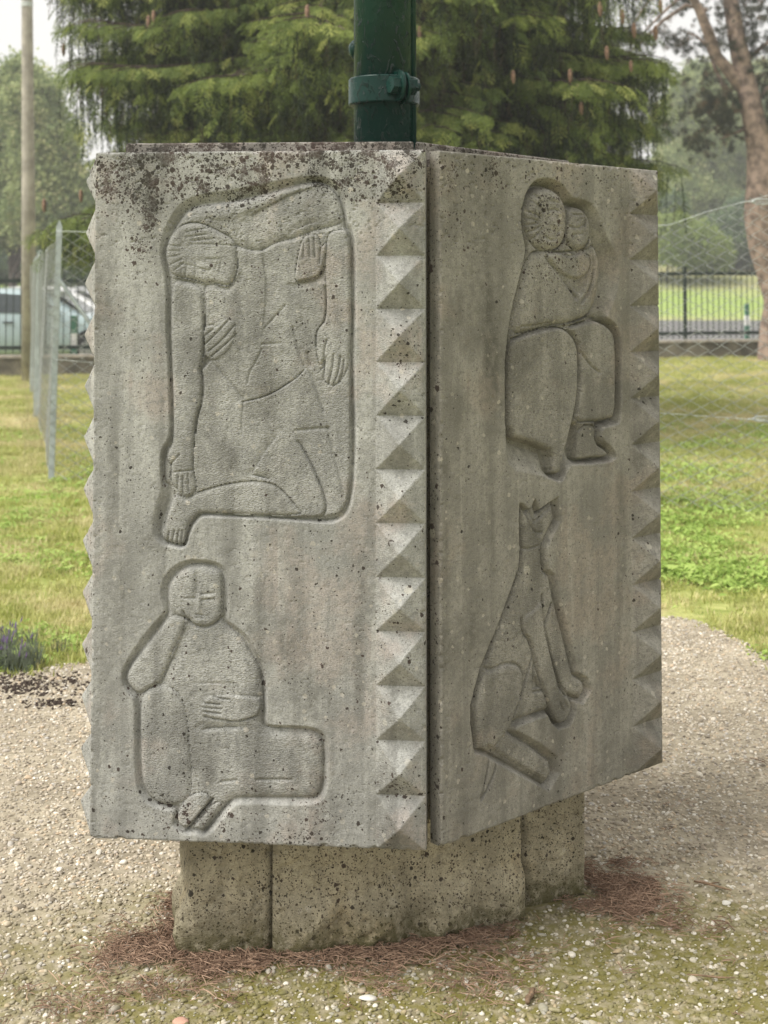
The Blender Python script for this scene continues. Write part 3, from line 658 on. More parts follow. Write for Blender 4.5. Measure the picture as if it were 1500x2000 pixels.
S += 0.42 * smooth01((fbm(rp.U * 20, rp.V * 1.4, 73, 4) - 0.52) / 0.22) + 0.45 * smooth01((fbm(rp.U * 8, rp.V * 5, 77, 5) - 0.5) / 0.2)
rp.build(mon, M_RIGHT, 0.034, 'right hand slab, its colour darkened for shade, carved with a mother and child above a sitting dog', {1: ('relief_figure', 'seated mother in a long skirt holding a child to her cheek'), 2: ('relief_figure', 'sitting dog with pricked ears and thin tail')})

# ---------------------------------------------------------------- left return panel, seen edge on
angL = angF - math.pi / 2
wL = 0.62
oL = B_[:2] - wL * np.array([math.cos(angL), math.sin(angL)]) + 0.004 * np.array([math.cos(angF), math.sin(angF)])
lp = Relief((oL[0], oL[1]), angL, wL - 0.002, ZB, ZT - 0.004, 124, 22 * 13)
lp.pyramids(124 - 21, 124, 22, 0.043)
lp.D += 0.10; lp.D += 0.5 * smooth01((0.14 - (ZT - ZB - lp.V)) / 0.1)
lp.build(mon, M_FRONT, 0.055, 'left return slab seen edge on, only its column of pyramids showing', {})

# core, cap stones
def poly_in(pts, d): return [loc(p) for p in pts]
back = np.array([0.62, 4.05, 0]); backl = np.array([-0.56, 3.75, 0])
nf = fr.nrm; nr = rp.nrm
cA = A_ - nf * 0.07 + fr.d * (-0.02); cB = B_ - nf * 0.09 + fr.d * 0.085; cR = R1 - nr * 0.05 - rp.d * 0.05
t_ = MB(); t_.prism([loc(p) for p in (cB, cA, cR, cR + np.array([-0.12, 0.55, 0]), back - np.array([0.4, 0, 0]), cB + np.array([0.05, 0.85, 0]))], ZB + 0.03, ZT - 0.03)
core = t_.build('inner_block', M_BASE, mon)
# right rear return slab (plain back of the block)
def cap_stone(pts, z0, z1, name='cap_slab'):
    m = MB(); m.prism([loc(p) for p in pts], z0, z1); o = m.build(name, M_CAP, mon); bevel(o, 0.004)
    return o
zc1 = at_y(500, 276, 2.98)[2]
f0 = at_y(245, 280, 3.00); f1 = at_y(808, 276, 2.962); g0 = at_y(812, 275, 2.963); g1 = at_y(1112, 305, 3.42)
zc1 = float(f1[2])
inn = 0.62
cap_stone([f0, f1, f1 + np.array([0.004, inn, 0]), f0 + np.array([0.06, inn + 0.1, 0])], ZT - 0.028, zc1)
cap_stone([g0, g1, g1 + np.array([-0.10, 0.45, 0]), g0 + np.array([0.003, inn, 0])], ZT - 0.028, zc1)
for o in mon.children:
    if o.name.startswith('cap_slab') or o.name.startswith('inner'):
        me = o.data; a = me.color_attributes.new('mask', 'FLOAT_COLOR', 'POINT')
        a.data.foreach_set('color', np.tile([1.0 if o.name.startswith('cap') else 0.1, 0.3, 0.3, 1], (len(me.vertices), 1)).astype(np.float32).ravel())
# plinth blocks: faceted heightfields bent along the ground line
def base_block(line, zt, facets, seed, umax=9.0):
    L = [np.array(p[:2]) for p in line]; seg = [np.linalg.norm(L[i + 1] - L[i]) for i in range(len(L) - 1)]; cum = np.concatenate([[0], np.cumsum(seg)])
    nu = int(cum[-1] / 0.005); nv = 72; su = np.linspace(0, cum[-1], nu + 1); vz = np.linspace(-0.04, zt, nv + 1)
    V = np.zeros((nv + 1, nu + 1, 3)); N = np.zeros((nu + 1, 2)); Pp = np.zeros((nu + 1, 2))
    for i, s_ in enumerate(su):
        k = min(int(np.searchsorted(cum, s_, 'right')) - 1, len(seg) - 1); t = (s_ - cum[k]) / seg[k]; Pp[i] = L[k] * (1 - t) + L[k + 1] * t
        d = (L[k + 1] - L[k]) / seg[k]; N[i] = (d[1], -d[0])
    for _ in range(3): N[1:-1] = (N[:-2] + N[1:-1] * 2 + N[2:]) / 4
    N /= np.linalg.norm(N, axis=1)[:, None]
    U_, Z_ = np.meshgrid(su, vz); H = np.zeros_like(U_)
    for (u0, cell, zc, half, proud) in facets:     # pyramids half buried in the gravel
        a = np.abs(((U_ - u0) / cell) % 1.0 * 2 - 1); b = np.abs((Z_ - zc) / half)
        H = np.maximum(H, proud * (1 - np.maximum(a, b)))
    H *= np.clip((umax - U_) / 0.01, 0, 1)
    H += 0.008 * (fbm(U_ * 22, Z_ * 22, seed, 4) - 0.5) - 0.006 * smooth01((fbm(U_ * 40, Z_ * 40, seed + 9, 3) - 0.62) / 0.1) + 0.0016 * (fbm(U_ * 110, Z_ * 110, seed + 3, 3) - 0.5)
    e = np.minimum(U_, cum[-1] - U_); H -= np.where(e < 0.006, (0.006 - e) * 0.7, 0)
    V[..., 0] = Pp[None, :, 0] + N[None, :, 0] * H - 0.1; V[..., 1] = Pp[None, :, 1] + N[None, :, 1] * H - 3.3; V[..., 2] = Z_
    idx = np.arange(V.shape[0] * V.shape[1]).reshape(V.shape[:2])
    Q = np.stack([idx[:-1, :-1], idx[:-1, 1:], idx[1:, 1:], idx[1:, :-1]], -1).reshape(-1, 4)
    VV = V.reshape(-1, 3); n0 = len(VV)
    # closing sides towards the core
    ctr = np.array([0.05 - 0.1, 3.35 - 3.3])
    ends = []
    for c in (0, nu):
        a_ = VV[idx[:, c]]; b_ = a_.copy(); b_[:, :2] = a_[:, :2] + (ctr - a_[:, :2]) * 0.25; k = len(VV); VV = np.concatenate([VV, a_, b_]); m = nv + 1; i = np.arange(nv)
        q = np.stack([k + i, k + i + 1, k + m + i + 1, k + m + i], -1); Q = np.concatenate([Q, q if c == 0 else q[:, ::-1]])
    me = mesh_np('base_block', VV, [Q])
    a = me.color_attributes.new('mask', 'FLOAT_COLOR', 'POINT'); a.data.foreach_set('color', np.tile([0.16, 0.55, 0.16, 1], (len(VV), 1)).astype(np.float32).ravel())
    o = obj('base_block', me, M_BASE, mon, True)
    return o
gz = lambda x, y: at_z(x, y, 0.013)
pL0, pL1 = gz(370, 1868), gz(525, 1857)
base_block([(-0.43, 3.62), (-0.475, 3.14), pL0, pL1], ZB + 0.034, [(0.02, 0.165, 0.051, 0.087, 0.036)], 81, umax=0.48 + float(np.hypot(*(pL0[:2] - [-0.475, 3.14]))))
pM = [gz(532, 1860), gz(700, 1852), gz(860, 1828), gz(940, 1810), gz(1020, 1784)]
base_block(pM, ZB + 0.034, [(0.16, 0.163, 0.051, 0.087, 0.036)], 91)
pR0, pR1 = gz(1029, 1768), gz(1143, 1744)
base_block([pR0, pR1, (pR1[0] - 0.02, pR1[1] + 0.35)], ZB + 0.034, [], 101)
mb = MB(); q0 = [loc(p) for p in (pL0 + [0.05, 0.10, 0], pM[0] + [0, 0.10, 0], pM[2] + [0, 0.10, 0], pM[4] + [-0.03, 0.06, 0], pR1 + [-0.05, 0.06, 0], pR1 + [-0.08, 0.4, 0], pL0 + [0.05, 0.6, 0])]
mb.prism(q0, -0.04, 0.26); oo = mb.build('plinth_core', M_BASE, mon)
a = oo.data.color_attributes.new('mask', 'FLOAT_COLOR', 'POINT'); a.data.foreach_set('color', np.tile([0.3, 0.3, 0.6, 1], (len(oo.data.vertices), 1)).astype(np.float32).ravel())

# ================================================================ green pole with clamp
def paint_mat():
    t = NT('dark_green_gloss_paint'); c = t.coord()
    n = t.noise(c, 5, 4); v = t.noise(t.mapv(c, (1, 1, 0.6)), 55, 4, 0.6, 1.2)
    e, _ = t.vor(t.mapv(c, (1, 1, 0.8)), 26, 'DISTANCE_TO_EDGE')
    col = t.mix(t.ramp(n, 0.35, 0.65), (0.003, 0.023, 0.018), (0.006, 0.034, 0.026))
    wr = t.ramp(t.noise(t.mapv(c, (1, 1, 0.45)), 38, 5, 0.6, 2.0), 0.56, 0.66)
    b1 = t.bump(wr, 1.0, 0.005); b2 = t.bump(v, 0.25, 0.003, b1); b3 = t.bump(t.noise(c, 240, 2), 0.15, 0.001, b2)
    chp = t.math('MULTIPLY', t.ramp(t.noise(c, 70, 5, 0.7), 0.66, 0.70), t.ramp(n, 0.4, 0.6))
    col = t.mix(t.math('MULTIPLY', chp, 0.7), col, (0.10, 0.13, 0.10))
    return t.fin(col, t.ramp(n, 0.2, 0.8, 0.20, 0.34), b3, spec=0.22)
M_PAINT = paint_mat()
PY = 3.28
pole = empty('green_pole', (0.0, PY, ZT))
tag(pole, 'thick glossy green painted pole rising from the top of the stone monument', 'pole')
pr = 0.0755
m = MB(); segs = 64
m.tube([(0, 0, -0.6), (0, 0, 1.2), (0, 0, 2.6)], pr, segs); m.build('pole_shaft', M_PAINT, pole, True)
# seam bead down the right side
m = MB(); a_ = rad(-18); m.tube([(math.cos(a_) * pr, math.sin(a_) * pr, -0.5), (math.cos(a_) * pr, math.sin(a_) * pr, 2.6)], 0.0085, 10); m.build('seam_bead', M_PAINT, pole, True)
zring = at_y(750, 172, PY - 0.08)[2] - ZT; hh = 0.034
m = MB(); prof = [(pr - 0.001, -hh), (pr + 0.010, -hh), (pr + 0.013, -hh + 0.004), (pr + 0.013, hh - 0.004), (pr + 0.010, hh), (pr - 0.001, hh)]
n = 64; gap = rad(-62)
vv = [(r * math.cos(gap + 0.12 + (2 * math.pi - 0.24) * k / n), r * math.sin(gap + 0.12 + (2 * math.pi - 0.24) * k / n), zring + z) for k in range(n + 1) for r, z in prof]
ff = [(k * 6 + j, k * 6 + (j + 1) % 6, (k + 1) * 6 + (j + 1) % 6, (k + 1) * 6 + j) for k in range(n) for j in range(6)]
m.add(vv, [q[::-1] for q in ff] + [tuple(range(6)), tuple(n * 6 + j for j in range(5, -1, -1))])
clamp = m.build('pipe_clamp', M_PAINT, pole, False); bevel(clamp, 0.0015)
def rx(ang): return Matrix.Rotation(ang, 4, 'Z')
def lug_mesh(off):
    m = MB(); pts = []
    for k in range(17):
        t = math.pi * (k / 16) - math.pi / 2; pts.append((pr + 0.024 + 0.030 * math.cos(t), 0.038 * math.sin(t)))
    pts = [(pr + 0.002, -0.038)] + pts + [(pr + 0.002, 0.038)]
    n_ = len(pts); v = [(p[0], off - 0.004, p[1]) for p in pts] + [(p[0], off + 0.004, p[1]) for p in pts]
    f = [(i, n_ + i, n_ + (i + 1) % n_, (i + 1) % n_) for i in range(n_)] + [tuple(range(n_)), tuple(range(2 * n_ - 1, n_ - 1, -1))]
    return m.add(v, f)
for off in (-0.011, 0.0035):
    o = lug_mesh(off).build('clamp_lug', M_PAINT, clamp, False); o.rotation_euler.z = gap; o.location.z = zring + (0.004 if off < 0 else 0.0); bevel(o, 0.0015)
def hexm(y0, y1, r): m = MB(); m.tube([(0, y0, 0), (0, y1, 0)], r, 6, True); return m
for nm, y0, y1, r, ns in (('bolt_head', -0.038, -0.0155, 0.0225, 6), ('bolt_washer', -0.0165, -0.0135, 0.026, 24), ('nut', 0.0075, 0.030, 0.0225, 6), ('bolt_end', 0.028, 0.042, 0.011, 16)):
    m = MB(); m.tube([(pr + 0.026, y0, 0), (pr + 0.026, y1, 0)], r, ns, True, phase=0.3); o = m.build(nm, M_PAINT, clamp, False)
    o.rotation_euler.z = gap; o.location.z = zring + 0.004; bevel(o, 0.0015)
# round boss on the far left of the pole
m = MB(); zb_ = at_y(690, 95, PY)[2] - ZT
m.tube([(-pr + 0.01, 0.0, 0), (-pr - 0.004, 0.0, 0), (-pr - 0.012, 0.0, 0)], [0.026, 0.024, 0.016], 24); o = m.build('round_boss', M_PAINT, pole, True); o.location.z = zb_; o.rotation_euler.z = rad(-14)

# ================================================================ ground
def soil_mat():
    t = NT('lawn_soil'); p = t.pos()
    n1 = t.noise(p, 0.9, 4, 0.6); n2 = t.noise(p, 9, 5, 0.65); n3 = t.noise(p, 60, 3)
    g = t.mix(t.ramp(n2, 0.35, 0.65), (0.22, 0.26, 0.065), (0.40, 0.41, 0.15))
    g = t.mix(t.ramp(n1, 0.54, 0.72), g, (0.48, 0.41, 0.23))
    g = t.mix(t.ramp(n3, 0.5, 0.8, 0, 0.5), g, (0.10, 0.09, 0.05))
    xyz = t.n('ShaderNodeSeparateXYZ'); t.l(p, xyz.inputs[0]); y = xyz.outputs[1]
    far = t.mix(t.ramp(t.noise(t.mapv(p, (0.25, 1, 1)), 0.09, 3), 0.42, 0.6), (0.27, 0.36, 0.10), (0.40, 0.38, 0.19))
    g = t.mix(t.ramp(y, 50, 56), g, far)
    return t.fin(g, 0.95, t.bump(n2, 0.6, 0.03, t.bump(n3, 0.5, 0.01)), spec=0.1)
M_SOIL = soil_mat()
def axis(a, b, lo, hi, fine, k=1.14):
    v = list(np.arange(a, b + 1e-6, fine)); s = fine
    while v[-1] < hi: s *= k; v.append(min(v[-1] + s, hi))
    s = fine
    while v[0] > lo: s *= k; v.insert(0, max(v[0] - s, lo))
    return np.array(v)
gx = axis(-9, 9, -260, 260, 0.25); gy = axis(0, 30, -40, 420, 0.25, 1.10)
X, Y = np.meshgrid(gx, gy); Zg = ground_z(X, Y); idx = np.arange(X.size).reshape(X.shape)
me = mesh_np('ground', np.stack([X, Y, Zg], -1).reshape(-1, 3), [np.stack([idx[:-1, :-1], idx[:-1, 1:], idx[1:, 1:], idx[1:, :-1]], -1).reshape(-1, 4)])
tag(obj('ground', me, M_SOIL, None, True), kind='structure')
# gravel pad outline (irregular): angle -> radius around the monument
PC = np.array([0.1, 3.2])
edge_px = [(-300, 1330), (0, 1318), (60, 1322), (110, 1302), (170, 1296), (400, 1250), (900, 1205), (1292, 1204), (1360, 1214), (1420, 1240), (1500, 1282), (1650, 1400)]
ep = [at_z(x, y)[:2] for x, y in edge_px]
pad = [np.array(p) for p in ep] + [np.array(p) for p in ((2.6, 3.4), (2.7, 1.0), (1.5, 0.2), (-1.5, 0.2), (-2.7, 1.0), (-2.9, 3.6))]
padc = chaikin(pad, 2)
padc = np.array([q + 0.03 * (np.array([fbm(np.array(q[0] * 5), np.array(q[1] * 5), 7, 3), fbm(np.array(q[0] * 5), np.array(q[1] * 5), 17, 3)]) - 0.5) for q in padc])
def inside(P, x, y):
    ins = np.zeros(np.shape(x), bool); n = len(P)
    for k in range(n):
        ax, ay = P[k]; bx, by = P[(k + 1) % n]
        if ay != by: ins ^= ((ay > y) != (by > y)) & (x < ax + (y - ay) * (bx - ax) / (by - ay))
    return ins
def moss_of(t, p):
    """greenish moss spreads on the gravel in front of and to the right of the plinth"""
    xyz = t.n('ShaderNodeSeparateXYZ'); t.l(p, xyz.inputs[0]); x, y = xyz.outputs[0], xyz.outputs[1]
    a = t.math('SUBTRACT', x, 0.30); b = t.math('SUBTRACT', y, 2.86)
    r = t.math('SQRT', t.math('ADD', t.math('MULTIPLY', t.math('MULTIPLY', a, a), 0.8), t.math('MULTIPLY', t.math('MULTIPLY', b, b), 4.5)))
    n = t.noise(p, 6.5, 4, 0.65)
    return t.math('MULTIPLY', t.ramp(t.math('ADD', r, t.math('MULTIPLY', t.math('SUBTRACT', n, 0.5), 1.3)), 1.6, 0.5), t.ramp(t.noise(p, 34, 3), 0.3, 0.6, 0.35, 1.0))
def pad_mat():
    t = NT('gravel_bed'); p = t.pos(); n = t.noise(p, 40, 4); n1 = t.noise(p, 2.2, 4)
    c = t.mix(t.ramp(n, 0.3, 0.7), (0.26, 0.225, 0.165), (0.45, 0.395, 0.30)); c = t.mix(t.ramp(n1, 0.4, 0.65, 0, 0.4), c, (0.15, 0.125, 0.09))
    c = t.mix(t.math('MULTIPLY', moss_of(t, p), 0.9), c, (0.15, 0.135, 0.03))
    return t.fin(c, 0.95, t.bump(t.noise(p, 150, 3), 0.6, 0.004), spec=0.1)
M_PAD = pad_mat()
bmv = [(q[0], q[1], 0.012) for q in padc]
# triangulated sheet draped a few mm above the ground
gxs = np.arange(-3.1, 3.0, 0.04); gys = np.arange(0.1, 6.6, 0.04); XX, YY = np.meshgrid(gxs, gys); ins = inside(padc, XX, YY)
def zpad(x, y): return 0.004 + 0.010 * (fbm(np.asarray(x) * 1.6, np.asarray(y) * 1.6, 9, 3) - 0.3) + np.asarray(ground_z(x, y))
idx = np.arange(XX.size).reshape(XX.shape); q = np.stack([idx[:-1, :-1], idx[:-1, 1:], idx[1:, 1:], idx[1:, :-1]], -1)
keep = ins[:-1, :-1] & ins[1:, 1:] & ins[:-1, 1:] & ins[1:, :-1]
me = mesh_np('gravel_path', np.stack([XX, YY, zpad(XX, YY) + 0.004], -1).reshape(-1, 3), [q[keep]])
tag(obj('gravel_path', me, M_PAD, None, True), kind='structure')
def pebble_mat():
    t = NT('pebble'); r = t.rand(); p = t.pos()
    cr = t.n('ShaderNodeValToRGB'); cr.color_ramp.interpolation = 'LINEAR'; t.l(r, cr.inputs[0])
    els = [(0.0, (0.17, 0.145, 0.115)), (0.14, (0.31, 0.27, 0.21)), (0.34, (0.45, 0.395, 0.31)), (0.56, (0.54, 0.475, 0.37)), (0.70, (0.52, 0.40, 0.27)), (0.80, (0.42, 0.40, 0.37)), (0.92, (0.66, 0.60, 0.50)), (1.0, (0.76, 0.72, 0.64))]
    e = cr.color_ramp.elements; e[0].position, e[0].color = els[0][0], (*els[0][1], 1); e[1].position, e[1].color = els[-1][0], (*els[-1][1], 1)
    for a, b in els[1:-1]: x = e.new(a); x.color = (*b, 1)
    c = t.mix(t.ramp(t.noise(p, 200, 3), 0.4, 0.8, 0, 0.35), cr.outputs[0], (0.15, 0.12, 0.09))
    c = t.mix(t.ramp(t.noise(p, 3.5, 4), 0.45, 0.7, 0, 0.35), c, (0.20, 0.165, 0.115))
    z = t.math('MULTIPLY', moss_of(t, p), t.ramp(r, 0.97, 0.6, 0.2, 0.85))
    c = t.mix(z, c, (0.14, 0.13, 0.03))
    return t.fin(c, 0.75, t.bump(t.noise(p, 500, 2), 0.2, 0.001), spec=0.3)
M_PEB = pebble_mat()
def pebble(seed):
    import bmesh
    bm = bmesh.new(); bmesh.ops.create_icosphere(bm, subdivisions=2, radius=1.0); rr = np.random.RandomState(seed)
    k = rr.randn(5, 3); ph_ = rr.rand(5) * 6
    for v in bm.verts:
        d = 1 + 0.10 * sum(math.sin(v.co.dot(Vector(k[i])) * 1.6 + ph_[i]) for i in range(5)); v.co *= d
        v.co.x *= 1.0 + 0.35 * rr.rand() * 0.1; v.co.z *= 0.62
    me = bpy.data.meshes.new('pebble'); bm.to_mesh(me); bm.free()
    me.polygons.foreach_set('use_smooth', [True] * len(me.polygons)); return me
pebs = proto_collection('pebble', [pebble(i) for i in range(6)], [M_PEB] * 6)
def foot(x, y):      # ground taken up by the plinth
    P = [pL0[:2], pM[0][:2], pM[2][:2], pM[4][:2], pR1[:2], np.array([0.5, 3.7]), np.array([-0.45, 3.7])]
    return inside(P, x, y)
Np = 150000
px_, py_ = R.uniform(-2.2, 2.2, Np), 2.25 + 4.2 * R.rand(Np) ** 1.25
k = inside(padc, px_, py_) & ~foot(px_, py_) & (np.abs(px_) < py_ * 0.34 + 0.12)
px_, py_ = px_[k], py_[k]; n = len(px_)
size = 0.0023 + 0.0037 * R.rand(n) ** 2.2; size[R.rand(n) > 0.975] *= 1.8
sc_ = np.stack([size * (0.9 + 0.7 * R.rand(n)), size * (0.8 + 0.3 * R.rand(n)), size * (0.8 + 0.3 * R.rand(n))], 1)
rot = np.stack([R.uniform(-.4, .4, n), R.uniform(-.4, .4, n), R.uniform(0, 6.28, n)], 1)
scatter('gravel', np.stack([px_, py_, zpad(px_, py_) + 0.004 + size * 0.15], 1), rot, sc_, pebs)
print('pebbles', n)
# fallen needles round the plinth
def needle_mat():
    t = NT('brown_needles'); r = t.rand()
    return t.fin(t.mix(r, (0.15, 0.090, 0.060), (0.36, 0.245, 0.17)), 0.8)
M_NEED = needle_mat()
def needle_clump(seed, n, spread, ln):
    rr = np.random.RandomState(seed); m = MB()
    for i in range(n):
        a = rr.rand() * 6.28; c = rr.randn(2) * spread; l = ln * (0.6 + 0.6 * rr.rand()) / 2; z = 0.0006 + 0.006 * rr.rand() * (n > 1); dz = rr.uniform(-0.25, 0.25) * l * (n > 1)
        bend = rr.uniform(-.15, .15) * l
        d = np.array([math.cos(a), math.sin(a)]); p = np.array([-d[1], d[0]])
        m.tube([(*(c - d * l), z - dz), (*(c + p * bend), z + 0.001), (*(c + d * l), z + dz)], [0.0007, 0.0009, 0.0005], 3, False)
    return m.me('needle')
needs = proto_collection('needle', [needle_clump(1, 1, 0, 0.026), needle_clump(2, 1, 0, 0.020), needle_clump(3, 5, 0.012, 0.026), needle_clump(4, 7, 0.014, 0.024), needle_clump(5, 6, 0.02, 0.03)], [M_NEED] * 5)
outl = [np.array([-0.47, 3.3]), pL0[:2], pM[0][:2], pM[2][:2], pM[4][:2], pR0[:2], pR1[:2], np.array([0.53, 3.5])]
P_ = []
dens_seg = [(0.9, .05), (1.6, .05), (0.9, .045), (1.0, .05), (1.1, .05), (1.2, .06), (2.2, .09)]
for i in range(len(outl) - 1):
    a, b = outl[i], outl[i + 1]; L = np.linalg.norm(b - a); d = (b - a) / L; nn = np.array([d[1], -d[0]]); w, sp = dens_seg[i]
    cnt = int(1150 * L * w)
    t_ = R.rand(cnt); off = np.abs(R.randn(cnt)) * sp * 0.8 + 0.002
    pts = a[None] + d[None] * (t_ * L)[:, None] + nn[None] * off[:, None] + R.randn(cnt, 2) * 0.012
    P_.append(pts)
for (cx, cy, s_, cnt) in ((-0.56, 3.02, 0.05, 240), (-0.53, 2.92, 0.05, 160), (-0.38, 2.92, 0.06, 120), (0.02, 2.95, 0.07, 220), (0.60, 3.26, 0.055, 420), (0.70, 3.14, 0.035, 160), (0.2, 2.95, 0.08, 130), (-0.68, 2.82, 0.07, 70), (0.1, 2.75, 0.5, 90), (0.8, 3.6, 0.5, 60)):
    P_.append(np.array([[cx, cy]]) + R.randn(cnt, 2) * s_)
P_ = np.concatenate(P_); P_ = P_[~foot(P_[:, 0], P_[:, 1])]; 
cl = fbm(P_[:, 0] * 14, P_[:, 1] * 14, 55, 3); P_ = P_[cl > 0.43 + 0.1 * R.rand(len(P_))]
n = len(P_)
scatter('fallen_needles', np.stack([P_[:, 0], P_[:, 1], zpad(P_[:, 0], P_[:, 1]) + 0.009 + 0.004 * R.rand(n)], 1), np.stack([R.uniform(-.12, .12, n), R.uniform(-.12, .12, n), R.uniform(0, 6.28, n)], 1), 0.8 + 0.5 * R.rand(n), needs)
# loose single things on the gravel
M_TWIG = plain('dry_twig', (0.24, 0.16, 0.10), 0.85, var=0.3, scale=60, bump=0.4, bscale=200)
def loose(name, label, cat, px, py, fn, mat, rz=0, dz=0.012, smooth=True):
    p = at_z(px, py, 0.01); m = MB(); fn(m); o = m.build(name, mat, None, smooth); o.location = (p[0], p[1], dz); o.rotation_euler.z = rz
    return tag(o, label, cat)
loose('twig', 'short thick broken brown twig lying on the gravel near the bottom edge', 'twig', 1036, 1952, lambda m: m.tube([(-0.026, -0.004, 0.004), (-0.012, 0.001, 0.006), (0.004, 0, 0.005), (0.020, 0.004, 0.007), (0.030, 0.003, 0.006)], [0.0045, 0.0065, 0.0055, 0.006, 0.003], 8), M_TWIG, rad(62))
loose('twig', 'long thin curved dry twig on the gravel at the lower right', 'twig', 1390, 1916, lambda m: m.tube([(-0.05, 0.012, 0.006), (-0.02, 0.003, 0.008), (0.015, -0.003, 0.007), (0.05, -0.002, 0.006)], [0.0012, 0.002, 0.0022, 0.001], 6), M_TWIG, 0)
loose('twig', 'pale reddish twig among pebbles right of the plinth', 'twig', 1385, 1738, lambda m: (m.tube([(-0.03, 0.03, 0.006), (0.0, 0.006, 0.010), (0.05, -0.02, 0.006)], [0.002, 0.003, 0.0015], 6), m.tube([(0.0, 0.006, 0.01), (0.03, 0.016, 0.01)], [0.0025, 0.001], 5)), M_TWIG, 0)
M_WST = plain('white_stone', (0.62, 0.60, 0.54), 0.8, bump=0.3); M_BST = plain('buff_stone', (0.42, 0.33, 0.24), 0.85, bump=0.4); M_RST = plain('pinkish_chip', (0.50, 0.30, 0.22), 0.85, bump=0.3)
def stone_fn(a, b, c, seed):
    def f(m):
        me = pebble(seed); v = [(q.co.x * a, q.co.y * b, q.co.z * c) for q in me.vertices]; m.add(v, [tuple(p.vertices) for p in me.polygons]); bpy.data.meshes.remove(me)
    return f
loose('stone', 'small bright white stone on the needles before the plinth', 'stone', 858, 1888, stone_fn(0.008, 0.006, 0.008, 21), M_WST)
loose('stone', 'round buff stone lying on needles below the plinth joint', 'stone', 733, 1880, stone_fn(0.010, 0.009, 0.012, 22), M_BST)
loose('stone', 'flat pale crusty stone half sunk in mossy gravel', 'stone', 718, 1950, stone_fn(0.020, 0.014, 0.008, 23), M_WST)
loose('stone', 'flat white stone on the gravel right of the plinth', 'stone', 1418, 1765, stone_fn(0.012, 0.008, 0.008, 24), M_WST)
loose('stone_chip', 'flat pinkish chip at the very bottom edge of the picture', 'stone', 352, 1996, stone_fn(0.016, 0.014, 0.006, 25), M_RST)
M_LEAF = plain('dead_leaf', (0.42, 0.27, 0.15), 0.8)
def leaf_fn(m):
    pts = [(-0.02, 0, 0.002), (-0.008, 0.009, 0.007), (0.008, 0.008, 0.006), (0.022, 0, 0.003), (0.008, -0.008, 0.007), (-0.008, -0.009, 0.004)]
    m.add(pts + [(0, 0, 0.002)], [(0, 6, 1), (1, 6, 2), (2, 6, 3), (3, 6, 4), (4, 6, 5), (5, 6, 0)])
loose('leaf', 'curled tan leaf resting on needles at the left of the plinth', 'leaf', 500, 1898, leaf_fn, M_LEAF, rad(10))

# ================================================================ grass
def grass_mat(name, a, b, dry, dryf=0.25):
    t = NT(name); r = t.rand(); p = t.pos()
    c = t.mix(r, a, b); n = t.noise(p, 0.9, 4, 0.6); n2 = t.noise(p, 5, 3)
    c = t.mix(t.ramp(t.math('ADD', n, t.math('MULTIPLY', n2, 0.25)), 0.55, 0.80), c, dry); c = t.mix(t.ramp(r, 0.78, 0.86, 0, dryf * 3), c, dry)
    t.fin(c, 0.6, spec=0.2)
    tr = t.n('ShaderNodeBsdfTranslucent'); t.l(c, tr.inputs['Color']); mx = t.n('ShaderNodeMixShader'); mx.inputs[0].default_value = 0.35
    t.l(t.b.outputs[0], mx.inputs[1]); t.l(tr.outputs[0], mx.inputs[2]); t.l(mx.outputs[0], t.out.inputs['Surface']); return t.m
M_GRASS = grass_mat('lawn_grass', (0.29, 0.33, 0.075), (0.55, 0.55, 0.19), (0.64, 0.57, 0.32))
def tuft(seed, n, h, spread, w=0.0022):
    rr = np.random.RandomState(seed)
    def fn(i):
        b = np.array([*rr.randn(2) * spread, -0.004]); a = rr.rand() * 6.28; l = h * (0.5 + 0.8 * rr.rand()); lean = 0.25 + 0.75 * rr.rand()
        t_ = b + np.array([math.cos(a) * l * lean * 0.8, math.sin(a) * l * lean * 0.8, l * (1.1 - 0.5 * lean)])
        return b, t_, np.array([-math.sin(a), math.cos(a), 0]) * w * (0.8 + 0.6 * rr.rand())
    v, f = blades(n, fn); m = MB(); m.add(v, f); return m.me('tuft')
tufts = proto_collection('grass_tuft', [tuft(i, 34, 0.030, 0.034) for i in range(4)] + [tuft(9, 30, 0.050, 0.03, 0.002)], [M_GRASS] * 5)
def leafy(seed, n, h, s):
    rr = np.random.RandomState(seed); m = MB()
    for i in range(n):
        a = rr.rand() * 6.28; c = np.array([*rr.randn(2) * s * 2.2, 0]); l = s * (0.7 + 0.7 * rr.rand()); z = h * (0.4 + 0.6 * rr.rand())
        d = np.array([math.cos(a), math.sin(a), 0]); p = np.array([-d[1], d[0], 0]); tip = c + d * l + [0, 0, z]
        m.add([tuple(c + [0, 0, z * 0.5]), tuple(c + d * l * 0.5 + p * l * 0.36 + [0, 0, z]), tuple(tip), tuple(c + d * l * 0.5 - p * l * 0.36 + [0, 0, z * 0.9])], [(0, 1, 2, 3)])
    return m.me('leafy')
M_WEED = grass_mat('broad_weeds', (0.26, 0.38, 0.08), (0.45, 0.58, 0.16), (0.46, 0.54, 0.18), 0.1)
weeds = proto_collection('weed', [leafy(i, 26, 0.03, 0.022) for i in range(3)] + [leafy(8, 22, 0.045, 0.034)], [M_WEED] * 4)
def lawn_points(n, y0, y1, margin=1.3):
    y = y0 + (y1 - y0) * R.rand(n) ** 1.15; x = R.uniform(-1, 1, n) * (y * 0.30 + margin)
    k = ~inside(padc, x, y); return x[k], y[k]
def in_cloud(x, y): return fbm(x * 1.3, y * 1.3, 77, 4)
gx_, gy_ = lawn_points(56000, 4.6, 30)
